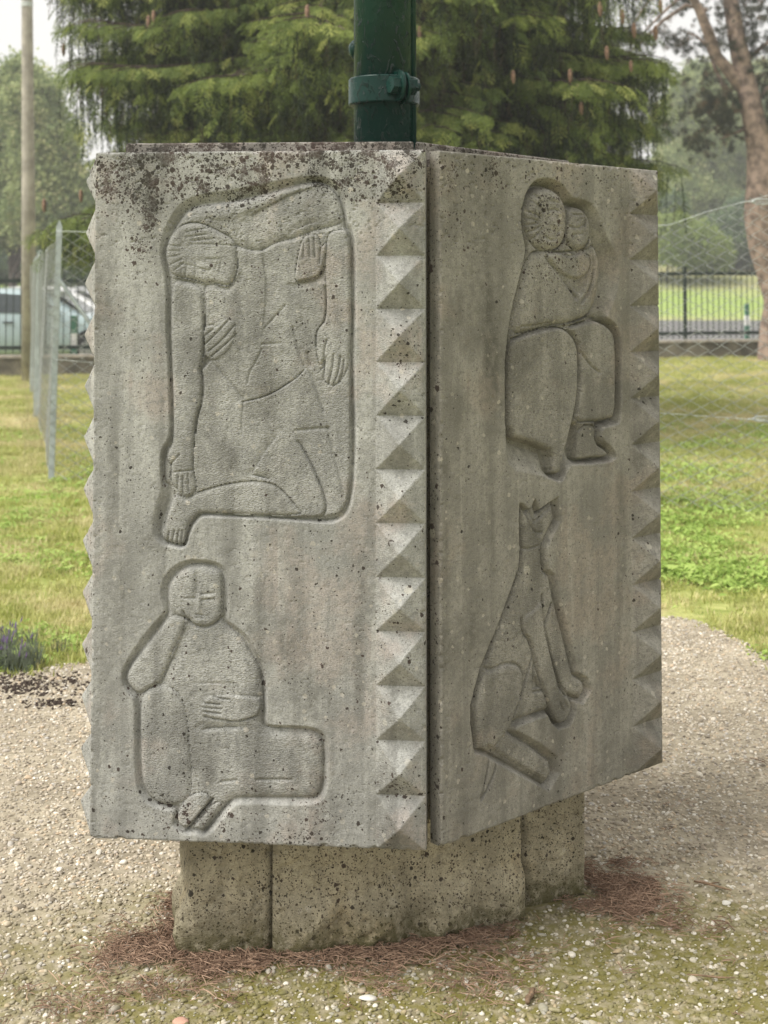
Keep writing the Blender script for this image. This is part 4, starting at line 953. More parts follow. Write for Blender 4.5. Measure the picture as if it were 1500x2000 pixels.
thin = fbm(gx_ * 1.1 + 5, gy_ * 1.1, 31, 4); k = R.rand(len(gx_)) < np.clip(1.5 - 1.6 * (thin - 0.35) / 0.3, 0.35, 1); gx_, gy_ = gx_[k], gy_[k]
n = len(gx_); s_ = (0.7 + 0.7 * R.rand(n)) * (1 + 0.02 * gy_)
scatter('grass', np.stack([gx_, gy_, ground_z(gx_, gy_)], 1), np.stack([np.zeros(n), np.zeros(n), R.uniform(0, 6.28, n)], 1), s_, tufts)
wx, wy = lawn_points(14000, 4.6, 14); c_ = in_cloud(wx, wy); k = (c_ > 0.50) & (R.rand(len(wx)) < 0.8) | ((wx > 1) & (wy < 8.5) & (c_ > 0.42)); k &= ~((wx < 0) & (R.rand(len(wx)) < 0.6)); wx, wy = wx[k], wy[k]; n = len(wx)
scatter('weeds', np.stack([wx, wy, ground_z(wx, wy)], 1), np.stack([R.uniform(-.2, .2, n), R.uniform(-.2, .2, n), R.uniform(0, 6.28, n)], 1), 0.6 + 0.7 * R.rand(n), weeds)
# tall dry stalks in the fence line
def stalk(seed):
    rr = np.random.RandomState(seed); m = MB()
    for i in range(5):
        a = rr.rand() * 6.28; h = 0.25 + 0.3 * rr.rand(); b = rr.randn(2) * 0.04; l = 0.15 + 0.2 * rr.rand()
        m.tube([(b[0], b[1], 0), (b[0] + math.cos(a) * l * .3, b[1] + math.sin(a) * l * .3, h * .6), (b[0] + math.cos(a) * l, b[1] + math.sin(a) * l, h)], [0.0016, 0.0013, 0.0006], 3, False)
    return m.me('stalk')
M_DRY = plain('dry_grass', (0.44, 0.38, 0.22), 0.9)
stk = proto_collection('stalk', [stalk(i) for i in range(4)], [M_DRY] * 4)
# lavender clump and bark bits at the left edge
M_LAVG = plain('lavender_leaf', (0.16, 0.19, 0.13), 0.8); M_LAVP = plain('lavender_flower', (0.17, 0.12, 0.24), 0.8)
def lav(seed, flower):
    rr = np.random.RandomState(seed); m = MB()
    for i in range(26):
        a = rr.rand() * 6.28; h = 0.07 + 0.09 * rr.rand(); b = rr.randn(2) * 0.025; l = 0.05 * rr.rand() + 0.01; tip = (b[0] + math.cos(a) * l, b[1] + math.sin(a) * l, h)
        if not flower: m.tube([(b[0], b[1], 0), tip], [0.0022, 0.0016], 3, False)
        else: 
            if i % 3: continue
            m.tube([tip, (tip[0] * 1.1, tip[1] * 1.1, h + 0.012), (tip[0] * 1.15, tip[1] * 1.15, h + 0.028)], [0.002, 0.004, 0.001], 5)
    return m.me('lavender')
lavp = at_z(26, 1318)
lv = empty('lavender_plant', (lavp[0], lavp[1], 0)); tag(lv, 'small low lavender clump with violet spikes at the left edge of the gravel', 'plant')
LG = proto_collection('lavender_stem', [lav(i, False) for i in range(3)], [M_LAVG] * 3); LP = proto_collection('lavender_spike', [lav(i, True) for i in range(3)], [M_LAVP] * 3)
n = 44; q = np.stack([R.randn(n) * 0.11 - 0.10, np.abs(R.randn(n)) * 0.13, np.zeros(n)], 1); ro = np.stack([np.zeros(n), np.zeros(n), R.uniform(0, 6.28, n)], 1)
scatter('foliage', q, ro, 0.4 + 0.35 * R.rand(n), LG, lv); scatter('flowers', q[:16], ro[:16], 0.55 + 0.3 * R.rand(16), LP, lv)
M_BARK = plain('dark_bark_chip', (0.045, 0.030, 0.022), 0.9, var=0.4)
chip = proto_collection('bark_chip', [pebble(40 + i) for i in range(3)], [M_BARK] * 3)
n = 420; bx = at_z(50, 1345); q = np.stack([bx[0] + R.randn(n) * 0.16 - 0.05, bx[1] + R.randn(n) * 0.07, np.full(n, 0.014)], 1)
n2_ = 60; b2 = at_z(105, 1380); q = np.concatenate([q, np.stack([b2[0] + R.randn(n2_) * 0.05, b2[1] + R.randn(n2_) * 0.03, np.full(n2_, 0.014)], 1)]); n += n2_
scatter('bark_litter', q, np.stack([R.uniform(-.5, .5, n), R.uniform(-.5, .5, n), R.uniform(0, 6.28, n)], 1), np.stack([0.004 + 0.010 * R.rand(n), 0.003 + 0.005 * R.rand(n), 0.003 + 0.003 * R.rand(n)], 1), chip)

# ================================================================ chain-link fences
M_GALV = plain('galvanised_steel', (0.46, 0.48, 0.47), 0.5, 0.1, var=0.15, scale=20)
M_POST = plain('grey_green_painted_post', (0.36, 0.40, 0.40), 0.5, 0.1, var=0.12, scale=14)
M_RUST = plain('mossy_post_web', (0.20, 0.21, 0.12), 0.8, var=0.3, scale=14)
def chain_mesh(p0, p1, z0f, z1f, cell=0.07, r=0.0014, shear=0.0, sag=None):
    """woven zigzag strands between two ground points"""
    p0 = np.array(p0[:2], float); p1 = np.array(p1[:2], float); L = np.linalg.norm(p1 - p0); d = (p1 - p0) / L; nn = np.array([-d[1], d[0]]); V = []; Fq = []; base = 0
    ns = int(L / cell); tri = [(math.cos(a), math.sin(a)) for a in (0.5, 2.6, 4.7)]
    for i in range(ns + 1):
        s0 = i * cell; x_ = p0 + d * s0; za = z0f(x_[0], x_[1]); zb = z1f(s0 / L); K = max(2, int((zb - za) / (cell * 0.58)))
        zz = np.linspace(za, zb, K + 1); off = np.where((np.arange(K + 1) + i) % 2 == 0, -0.5, 0.5) * cell * 1.02
        ss = s0 + off + shear * (zz - za) + 0.006 * np.sin(zz * 9 + i * 0.4)
        dep = np.where(np.arange(K + 1) % 2 == 0, -1, 1) * r * 0.9 + 0.012 * np.sin(zz * 3 + i * 0.15)
        P = np.stack([p0[0] + d[0] * ss + nn[0] * dep, p0[1] + d[1] * ss + nn[1] * dep, zz], 1)
        for (a, b) in tri: V.append(P + np.array([d[0] * a * r, d[1] * a * r, 0]) + np.array([nn[0] * b * r, nn[1] * b * r, 0]))
        k = np.arange(K)
        for j in range(3):
            a0 = base + j * (K + 1); a1 = base + ((j + 1) % 3) * (K + 1); Fq.append(np.stack([a0 + k, a1 + k, a1 + k + 1, a0 + k + 1], 1))
        base += 3 * (K + 1)
    return mesh_np('wire_mesh', np.concatenate(V), [np.concatenate(Fq)])
C0 = at_z(100, 940, 0.0)        # corner post
P1 = np.array([-3.95, 15.1, 0]); P2 = np.array([-4.95, 18.7, 0]); P3 = np.array([-5.72, 21.4, 0])
sf = empty('chain_link_fence', (C0[0], C0[1], 0)); tag(sf, 'chain link fence run of pale steel posts receding at the left towards the street', 'fence')
def L(p, o=C0): return (p[0] - o[0], p[1] - o[1], p[2] if len(p) > 2 else 0)
def fpost(name, parent, base, h, tip=True, w=0.045, lean=(0, 0), org=C0, mat=M_POST):
    """T-section post with a pointed head, thinner dark web behind"""
    m = MB(); g = float(ground_z(base[0], base[1])); b = L(base, org); x, y = b[0], b[1]
    tx, ty = x + lean[0], y + lean[1]
    def ring(cx, cy, z, hw, hd): return [(cx - hw, cy - hd, z), (cx + hw, cy - hd, z), (cx + hw, cy + hd, z), (cx - hw, cy + hd, z)]
    zs = [(g - 0.1, 1, 0), (h - 0.11, 1, 1)]
    if tip: zs += [(h - 0.05, 1.0, 1), (h, 0.12, 1)]
    v = []; f = []
    for z, s_, t in zs: v += ring(x + (tx - x) * (z - g) / h, y + (ty - y) * (z - g) / h, z, w / 2 * s_, 0.006)
    for i in range(len(zs) - 1):
        for k in range(4): f.append((i * 4 + k, i * 4 + (k + 1) % 4, i * 4 + 4 + (k + 1) % 4, i * 4 + 4 + k))
    f.append(tuple(range(4))[::-1]); f.append(tuple((len(zs) - 1) * 4 + k for k in range(4))); m.add(v, f)
    o = m.build(name, mat, parent)
    m = MB(); m.add(ring(x, y + 0.03, g - 0.1, 0.004, 0.024) + ring(tx, ty + 0.03, h - 0.12, 0.004, 0.024), [(0, 1, 5, 4), (1, 2, 6, 5), (2, 3, 7, 6), (3, 0, 4, 7), (3, 2, 1, 0), (4, 5, 6, 7)])
    m.build('post_web', M_RUST, o); return o
topz = at_y(113, 430, C0[1])[2]
fpost('fence_post', sf, C0, topz, lean=(0.045, 0))
for P in (P1, P2, P3): fpost('fence_post', sf, P, 1.93, lean=(0.03, 0), w=0.07)
def rel(me, o):
    co = np.empty(len(me.vertices) * 3, np.float32); me.vertices.foreach_get('co', co); co = co.reshape(-1, 3); co[:, 0] -= o[0]; co[:, 1] -= o[1]; me.vertices.foreach_set('co', co.ravel()); return me
obj('wire_mesh', rel(chain_mesh(C0, P3, lambda x, y: float(ground_z(x, y)) + 0.03, lambda t: 1.84, 0.075, 0.0015), C0), M_GALV, sf)
m = MB(); m.tube([L((C0[0] + 0.04, C0[1], 1.86)), L((P1[0], P1[1], 1.84)), L((P2[0], P2[1], 1.84)), L((P3[0], P3[1], 1.84))], 0.0022, 5); m.build('tension_wire', M_GALV, sf)
# front run, passing behind the monument
C1 = np.array([2.62, 8.78, 0])
ff_ = empty('chain_link_fence', (C0[0], C0[1] - 0.03, 0)); tag(ff_, 'sagging chain link fence running across behind the monument, with turnbuckles at the right', 'fence')
O2 = (C0[0], C0[1] - 0.03)
A2 = np.array([C0[0] + 0.03, C0[1] - 0.03]); B2 = C1[:2]
def top_t(t): return 1.93 - 0.10 * math.sin(math.pi * min(t, 1)) * 0.5 + 0.02 * (t > 0.9) + max(0, t - 0.86) * 1.25
obj('wire_mesh', rel(chain_mesh(A2, B2, lambda x, y: float(ground_z(x, y)) + 0.02, top_t, 0.072, 0.0040, shear=-0.02), O2), M_GALV, ff_)
def along(t, z, dy=0.0): return (A2[0] + (B2[0] - A2[0]) * t - O2[0], A2[1] + (B2[1] - A2[1]) * t - O2[1] + dy, z)
m = MB(); m.tube([along(t, top_t(t)) for t in np.linspace(0, 1, 24)], 0.0022, 5); m.build('top_wire', M_GALV, ff_)
zm = lambda t: 0.92 - 0.33 * t
m = MB(); m.tube([along(t, zm(t) + 0.02 * math.cos(t * 6)) for t in np.linspace(0, 1, 16)], 0.0020, 5); m.build('middle_wire', M_GALV, ff_)
def turnbuckle(px, py):
    p = at_y(px, py, 8.87); m = MB(); o = (p[0] - O2[0], p[1] - O2[1] - 0.006, p[2])
    for s_ in (-1, 1): m.tube([(o[0] - 0.055, o[1], o[2] + s_ * 0.008), (o[0] - 0.035, o[1], o[2] + s_ * 0.016), (o[0] + 0.035, o[1], o[2] + s_ * 0.016), (o[0] + 0.055, o[1], o[2] + s_ * 0.008)], 0.005, 8)
    for x in (-0.058, 0.058): m.tube([(o[0] + x, o[1], o[2] - 0.011), (o[0] + x, o[1], o[2] + 0.011)], 0.008, 8)
    m.tube([(o[0] - 0.10, o[1], o[2]), (o[0] + 0.10, o[1], o[2])], 0.004, 6); t_ = m.build('turnbuckle', M_GALV, ff_, True); return t_
turnbuckle(1487, 394); turnbuckle(1489, 818)
m = MB(); m.tube([L((C0[0] + 0.05, C0[1] - 0.02, 1.56), O2), L((C0[0] + 0.62, C0[1] - 0.14, 0.80), O2), L((C0[0] + 1.15, C0[1] - 0.26, 0.05), O2)], 0.016, 6); m.build('brace', M_POST, ff_)
fpost('fence_post', ff_, C1, 2.35, org=O2)
n = 50; tt = R.rand(n); q = np.stack([C0[0] + (P3[0] - C0[0]) * tt + R.randn(n) * 0.12, C0[1] + (P3[1] - C0[1]) * tt + R.randn(n) * .1, np.zeros(n)], 1)
scatter('dry_stalks', q, np.stack([np.zeros(n), np.zeros(n), R.uniform(0, 6.28, n)], 1), 0.6 + 0.5 * R.rand(n), stk)

# ================================================================ low wall with railing
W0 = np.array([-6.15 - 5.3, 22.0 - 2.9]); W0 = np.array([-11.5, 21.2]); W1 = np.array([13.5, 26.9])
def wl(t): return W0 + (W1 - W0) * t
wd = (W1 - W0) / np.linalg.norm(W1 - W0); wlen = float(np.linalg.norm(W1 - W0)); wa = math.atan2(wd[1], wd[0])
def gw(s_): p = W0 + wd * s_; return float(0.15 * smooth01((p[0] + 2) / 8) * smooth01((p[1] - 8) / 15))
M_WALL = plain('dark_old_concrete', (0.17, 0.15, 0.12), 0.95, var=0.35, scale=3, bump=0.5, bscale=40)
M_COPE = plain('pale_coping', (0.42, 0.37, 0.33), 0.9, var=0.2, scale=6)
M_IRON = plain('black_green_iron', (0.018, 0.030, 0.026), 0.5, 0.0, var=0.2)
wl_o = empty('low_wall', (W0[0], W0[1], 0), wa); tag(wl_o, 'low dark concrete wall with pale coping at the end of the lawn', 'wall')
ns = 20
m = MB(); v = []; f = []
for i in range(ns + 1):
    s_ = wlen * i / ns; g = gw(s_); v += [(s_, -0.12, g - 0.3), (s_, -0.12, g + 0.30), (s_, 0.12, g + 0.30), (s_, 0.12, g - 0.3)]
for i in range(ns):
    for k in range(4): f.append((i * 4 + (k + 1) % 4, i * 4 + k, i * 4 + 4 + k, i * 4 + 4 + (k + 1) % 4))
m.add(v, f); m.build('wall_body', M_WALL, wl_o)
m = MB(); v = [];  # coping
for i in range(ns + 1):
    s_ = wlen * i / ns; g = gw(s_); v += [(s_, -0.15, g + 0.302), (s_, -0.15, g + 0.345), (s_, 0.15, g + 0.345), (s_, 0.15, g + 0.302)]
m.add(v, f); m.build('coping', M_COPE, wl_o)
rl = empty('iron_railing', (W0[0], W0[1], 0), wa); tag(rl, 'dark iron railing with thin pickets standing on the low wall', 'railing')
for nm, z_, hz in (('top_rail', 1.60, 0.034), ('bottom_rail', 0.47, 0.032)):
    m = MB(); v = []
    for i in range(ns + 1):
        s_ = wlen * i / ns; g = gw(s_); v += [(s_, -0.02, g + z_ - hz), (s_, -0.02, g + z_ + hz), (s_, 0.02, g + z_ + hz), (s_, 0.02, g + z_ - hz)]
    m.add(v, f); m.build(nm, M_IRON, rl)
m = MB(); m.tube([(0, 0, 0.37), (0, 0, 1.66), (0, 0, 1.74)], [0.0095, 0.0095, 0.002], 6); pk = m.me('picket'); pk.materials.append(M_IRON)
npk = int(wlen / 0.118)
for i in range(npk):
    s_ = 0.06 + i * 0.118
    o = link(bpy.data.objects.new('picket', pk), rl); o.location = (s_, 0, gw(s_))
m = MB(); m.box(-0.028, 0.028, -0.028, 0.028, 0.36, 1.70); m.box(-0.04, 0.04, -0.04, 0.04, 1.70, 1.73); ps = m.me('railing_post'); ps.materials.append(M_IRON)
for s_ in np.arange(1.2, wlen, 2.35):
    o = link(bpy.data.objects.new('railing_post', ps), rl); o.location = (float(s_), 0.0, gw(float(s_)))
# short green posts beyond the railing
M_GRN = plain('green_post_paint', (0.07, 0.19, 0.13), 0.5)
M_WHT = plain('white_band', (0.7, 0.7, 0.68), 0.5)
def bollard(px, py, Y, h, label):
    p = at_y(px, py, Y); g = float(ground_z(p[0], p[1])); o = empty('bollard', (p[0], p[1], g)); tag(o, label, 'bollard', 'green posts along the street')
    m = MB(); m.box(-0.05, 0.05, -0.05, 0.05, -0.05, h); m.build('post', M_GRN, o); m = MB(); m.box(-0.053, 0.053, -0.053, 0.053, h * 0.45, h * 0.7); m.build('white_band', M_WHT, o); return o
bollard(144, 690, 22.9, 1.0, 'green post with white band before the silver car')
bollard(1459, 640, 32, 0.95, 'green post standing at the kerb beyond the railing, left of the pine')

# ================================================================ street
def road_mat():
    t = NT('asphalt'); p = t.pos(); return t.fin(t.mix(t.noise(p, 1.5, 4), (0.10, 0.10, 0.10), (0.19, 0.185, 0.18)), 0.9)
xs = np.linspace(-150, 150, 60); 
def strip(name, y0, y1, mat, h=0.004):
    ys = np.linspace(y0, y1, 12); X_, Y_ = np.meshgrid(xs, ys); Z_ = ground_z(X_, Y_); 
    # drape over the coarse ground sheet with a clear offset
    idx = np.arange(X_.size).reshape(X_.shape); me = mesh_np(name, np.stack([X_, Y_, Z_ + h], -1).reshape(-1, 3), [np.stack([idx[:-1, :-1], idx[:-1, 1:], idx[1:, 1:], idx[1:, :-1]], -1).reshape(-1, 4)])
    return tag(obj(name, me, mat), kind='structure')
strip('road', 31, 52, road_mat(), 0.05)
strip('kerb', 29.6, 30.9, M_COPE, 0.10)
# cars
def car_paint(name, col):
    t = NT(name); t.fin(col, 0.28, metal=0.25, spec=0.5); t.b.inputs['Coat Weight'].default_value = 0.6; t.b.inputs['Coat Roughness'].default_value = 0.08; return t.m
M_GLASS = plain('dark_car_glass', (0.03, 0.04, 0.042), 0.08, spec=0.6); M_TYRE = plain('tyre_rubber', (0.02, 0.02, 0.02), 0.85); M_RIM = plain('alloy_rim', (0.45, 0.46, 0.47), 0.35, 0.8)
M_LAMP = plain('headlight_lens', (0.75, 0.78, 0.8), 0.15, spec=0.6); M_BLK = plain('black_trim', (0.02, 0.02, 0.022), 0.6)
def car(loc_, rz, paint, label):
    """hatchback, nose towards +x"""
    o = empty('parked_car', loc_, rz); tag(o, label, 'car', 'cars parked beyond the railing')
    # stations: x, z bottom, z shoulder, half width low, half width shoulder, z roof, half width roof
    St = [(-2.05, .34, .62, .62, .60, .62, .55), (-2.0, .26, .92, .78, .72, .93, .60), (-1.85, .22, .98, .84, .80, 1.12, .58), (-1.45, .20, .99, .87, .84, 1.38, .60), (-1.0, .19, .98, .88, .86, 1.46, .62), (-.3, .19, .97, .88, .87, 1.48, .64), (.3, .19, .96, .88, .87, 1.44, .63), (.75, .19, .95, .88, .86, 1.24, .62), (1.15, .20, .93, .87, .84, .97, .60), (1.5, .21, .88, .86, .80, .89, .58), (1.85, .24, .78, .83, .72, .79, .52), (2.08, .30, .62, .74, .60, .62, .45), (2.14, .38, .52, .62, .52, .52, .40)]
    V = []; F_ = []
    for (x, zb, zs, wl_, ws, zr, wr) in St:
        r = [(0, zb), (wl_ * .9, zb), (wl_, zb + .10), (wl_ * 1.01, (zb + zs) / 2), (ws, zs), (wr + (ws - wr) * .25, zs + (zr - zs) * .75), (wr * .9, zr), (0, zr + .015)]
        V += [(x, -a, b) for a, b in r] + [(x, a, b) for a, b in r[::-1]][1:-1]
    n_ = 14
    for i in range(len(St) - 1):
        for k in range(n_): F_.append((i * n_ + k, i * n_ + n_ + k, i * n_ + n_ + (k + 1) % n_, i * n_ + (k + 1) % n_))
    F_ += [tuple(range(n_)), tuple((len(St) - 1) * n_ + k for k in range(n_ - 1, -1, -1))]
    m = MB(); m.add(V, F_); b = m.build('body', paint, o, True); sb = b.modifiers.new('s', 'SUBSURF'); sb.levels = 1; sb.render_levels = 2
    for s_ in (-1, 1):
        for pts in ([(-1.42, 1.02), (-0.50, 1.02), (-0.50, 1.38), (-1.25, 1.33)], [(-0.43, 1.02), (0.78, 1.00), (0.35, 1.32), (-0.43, 1.38)]):
            m = MB(); v = []
            for x, z in pts:
                w = .865 - (z - .98) * .50; v += [(x, s_ * (w + .004), z)]
            m.add(v, [(0, 1, 2, 3) if s_ < 0 else (3, 2, 1, 0)]); m.build('side_window', M_GLASS, o)
        m = MB(); m.box(0.55, 0.72, s_ * 0.90, s_ * 1.03, 0.98, 1.10); bevel(m.build('mirror', paint, o), 0.02)
        m = MB(); m.add([(1.62, s_ * .845, .72), (2.0, s_ * .74, .60), (2.04, s_ * .70, .70), (1.70, s_ * .80, .84)], [(0, 1, 2, 3) if s_ < 0 else (3, 2, 1, 0)]); m.build('headlight', M_LAMP, o)
        m = MB(); m.box(-0.47, -0.455, s_ * 0.885, s_ * 0.893, 0.3, 0.95); m.build('door_gap', M_BLK, o)
        m = MB(); m.box(-0.3, -0.1, s_ * 0.885, s_ * 0.91, 0.82, 0.85); m.build('door_handle', M_BLK, o)
        for wx_ in (-1.28, 1.32):
            m = MB(); m.tube([(0, -.115, 0), (0, -.10, 0), (0, .10, 0), (0, .115, 0)], [.27, .315, .315, .27], 28); w = m.build('wheel', M_TYRE, o, True); w.location = (wx_, s_ * .80, .315)
            m = MB(); m.tube([(0, s_ * .105, 0), (0, s_ * .122, 0)], [.21, .20], 24); m.build('rim', M_RIM, w)
            m = MB(); m.tube([(wx_, s_ * .70, .33), (wx_, s_ * .888, .33)], .375, 28); m.build('wheel_arch', M_BLK, o)
    m = MB(); m.add([(.82, -.66, 1.21), (1.12, -.70, 1.00), (1.12, .70, 1.00), (.82, .66, 1.21)], [(0, 1, 2, 3)]); m.add([(.36, -.60, 1.43), (.82, -.66, 1.225), (.82, .66, 1.225), (.36, .60, 1.43)], [(0, 1, 2, 3)])
    w = m.build('windscreen', M_GLASS, o); w.location.z = 0.03; w.location.x = 0.02
    m = MB(); m.box(2.10, 2.17, -.45, .45, .36, .50); m.build('grille', M_BLK, o)
    return o
M_SILV = car_paint('silver_blue_paint', (0.36, 0.45, 0.46)); M_PALE = car_paint('pale_grey_paint', (0.60, 0.63, 0.62)); M_WCAR = car_paint('white_paint', (0.75, 0.75, 0.74))
p = at_y(172, 680, 24.6)
car((p[0] - 1.32, 24.6 + 0.9, 0.0), rad(2), M_SILV, 'silver blue car whose bonnet and front wheel show behind the wire fence')
p = at_y(150, 600, 29.0); car((p[0] - 0.4, 29.2, 0.05), rad(0), M_WCAR, 'white car parked further back, its roof above the silver bonnet')

# ================================================================ concrete pole
M_CONC = plain('cast_concrete', (0.33, 0.30, 0.26), 0.9, var=0.18, scale=5, bump=0.5, bscale=30)
cpb = at_y(58, 700, 20.9); cpt = at_y(53, 0, 20.9)
cp = empty('concrete_pole', (cpb[0], 20.9, 0)); tag(cp, 'tall round tapering concrete pole at the left edge of the lawn', 'pole')
dx = (cpt[0] - cpb[0]) / (cpt[2]); m = MB(); rb, rt_ = 0.123, 0.085
zt_ = cpt[2]; m.tube([(0, 0, -0.1), (dx * zt_ * .5, 0, zt_ * .5), (dx * zt_, 0, zt_), (dx * (zt_ + 2.5), 0, zt_ + 2.5)], [rb, (rb + rt_) / 2, rt_, rt_ - 0.02], 28); m.build('shaft', M_CONC, cp, True)
zc0, zc1_ = at_y(44, 425, 20.9)[2], at_y(44, 302, 20.9)[2]; m = MB(); m.box(-0.155, -0.118, -0.03, 0.03, zc0, zc1_); m.build('cable_cover', M_BLK, cp)
m = MB(); m.tube([(dx * zt_ * 1.0, 0, at_y(50, 14, 20.9)[2]), (dx * zt_, 0, at_y(50, 4, 20.9)[2])], rt_ + 0.008, 24); m.build('band', M_GALV, cp)

# ================================================================ spruce
def foliage_mat(name, a, b, c3=None, trans=0.25):
    t = NT(name); r = t.rand(); p = t.pos(); n = t.noise(p, 0.8, 3)
    c = t.mix(t.ramp(t.math('ADD', t.math('MULTIPLY', r, 0.6), t.math('MULTIPLY', n, 0.5)), 0.3, 0.8), a, b)
    if c3: c = t.mix(t.ramp(r, 0.86, 0.94), c, c3)
    t.fin(c, 0.6, spec=0.2); tr = t.n('ShaderNodeBsdfTranslucent'); t.l(c, tr.inputs['Color']); mx = t.n('ShaderNodeMixShader'); mx.inputs[0].default_value = trans
    t.l(t.b.outputs[0], mx.inputs[1]); t.l(tr.outputs[0], mx.inputs[2]); t.l(mx.outputs[0], t.out.inputs['Surface']); return t.m
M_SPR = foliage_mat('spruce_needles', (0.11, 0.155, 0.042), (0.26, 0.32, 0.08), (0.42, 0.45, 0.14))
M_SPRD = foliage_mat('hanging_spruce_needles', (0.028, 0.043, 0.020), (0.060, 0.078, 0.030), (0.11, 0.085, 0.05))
M_BRK = plain('spruce_bark', (0.075, 0.055, 0.042), 0.95, var=0.3, scale=12, bump=0.6)
def spray(seed, L_, side, needle, nside, droop=0.0):
    """flat spray along +x: main twig with side twigs, needles all round; droop bends it down"""
    rr = np.random.RandomState(seed); V = []; Fq = []
    tw = [(np.array([0, 0, 0.]), np.array([L_, 0, 0.]))]
    for i in range(nside):
        s_ = 1 if i % 2 else -1; t_ = 0.12 + 0.8 * i / nside; l = side * (1 - 0.7 * t_) * (0.8 + 0.4 * rr.rand())
        b = np.array([L_ * t_, 0, 0]); tw.append((b, b + np.array([l * 0.75, s_ * l * 0.8, rr.uniform(-.15, .1) * l])))
    for a, b in tw:
        d = b - a; l = np.linalg.norm(d); d /= l; nn = int(l / 0.012)
        up = np.array([0, 0, 1.]); s0 = np.cross(d, up); s0 /= np.linalg.norm(s0); up = np.cross(s0, d)
        for i in range(nn):
            p_ = a + d * l * i / nn; ang = rr.rand() * 6.28; o = s0 * math.cos(ang) + up * math.sin(ang) * 0.7; dr = d * 0.75 + o; dr /= np.linalg.norm(dr)
            t_ = p_ + dr * needle * (0.8 + 0.4 * rr.rand()); sd_ = np.cross(dr, rr.randn(3)); sd_ = sd_ / np.linalg.norm(sd_) * 0.0058
            k = len(V); V += [p_ - sd_, p_ + sd_, t_]; Fq.append((k, k + 1, k + 2))
        k = len(V); w = s0 * 0.0018; V += [a - w, a + w, b + w * .4, b - w * .4]; Fq.append((k, k + 1, k + 2)); Fq.append((k, k + 2, k + 3))
    V = np.array(V); V[:, 2] -= droop * V[:, 0] ** 2
    m = MB(); m.add([tuple(v) for v in V], Fq); return m.me('spray')
SPR = proto_collection('spruce_spray', [spray(i, 0.25, 0.15, 0.020, 8, 1.5) for i in range(4)], [M_SPR] * 4)
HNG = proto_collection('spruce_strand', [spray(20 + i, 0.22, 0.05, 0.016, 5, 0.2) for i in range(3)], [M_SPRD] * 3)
def euler_dir(d, roll=0.0):
    """euler turning +x onto d"""
    yaw = np.arctan2(d[:, 1], d[:, 0]); pit = -np.arctan2(d[:, 2], np.hypot(d[:, 0], d[:, 1])); return np.stack([roll if hasattr(roll, '__len__') else np.full(len(d), roll), pit, yaw], 1)
SX, SY = 0.32, 14.0
spr = empty('spruce_tree', (SX, SY, 0)); tag(spr, 'large dark spruce with drooping curtained branches and hanging cones behind the monument', 'tree')
m = MB(); m.tube([(0, 0, -0.1), (0.02, 0, 1), (0.0, 0.02, 4), (0.02, 0, 9.5)], [0.27, 0.23, 0.17, 0.03], 14); m.build('trunk', M_BRK, spr, True)
bm_ = MB(); sp_p = []; sp_d = []; hg_p = []; hg_d = []; cone_pts = []
rr = np.random.RandomState(12)
LOW = {1: (3.35, 3.55, 2.5), 2: (3.25, 3.1, 2.9), 3: (3.6, 3.5, 2.6), 4: (2.9, 3.3, 3.9), 6: (3.2, 3.5, 4.5), 7: (3.6, 3.4, 4.2), 8: (3.3, 3.4, 5.0), 9: (3.25, 3.6, 5.4), 16: (3.0, 3.3, 4.7), 17: (3.45, 3.4, 4.6), 18: (3.1, 3.3, 5.8), 19: (3.3, 3.1, 3.4), 10: (6.1, 2.35, 5.3), 11: (0.15, 2.3, 4.7), 12: (5.9, 2.35, 4.2), 13: (0.3, 2.3, 5.6), 14: (6.0, 2.2, 3.5), 15: (5.6, 2.4, 5.0)}
nl = 135
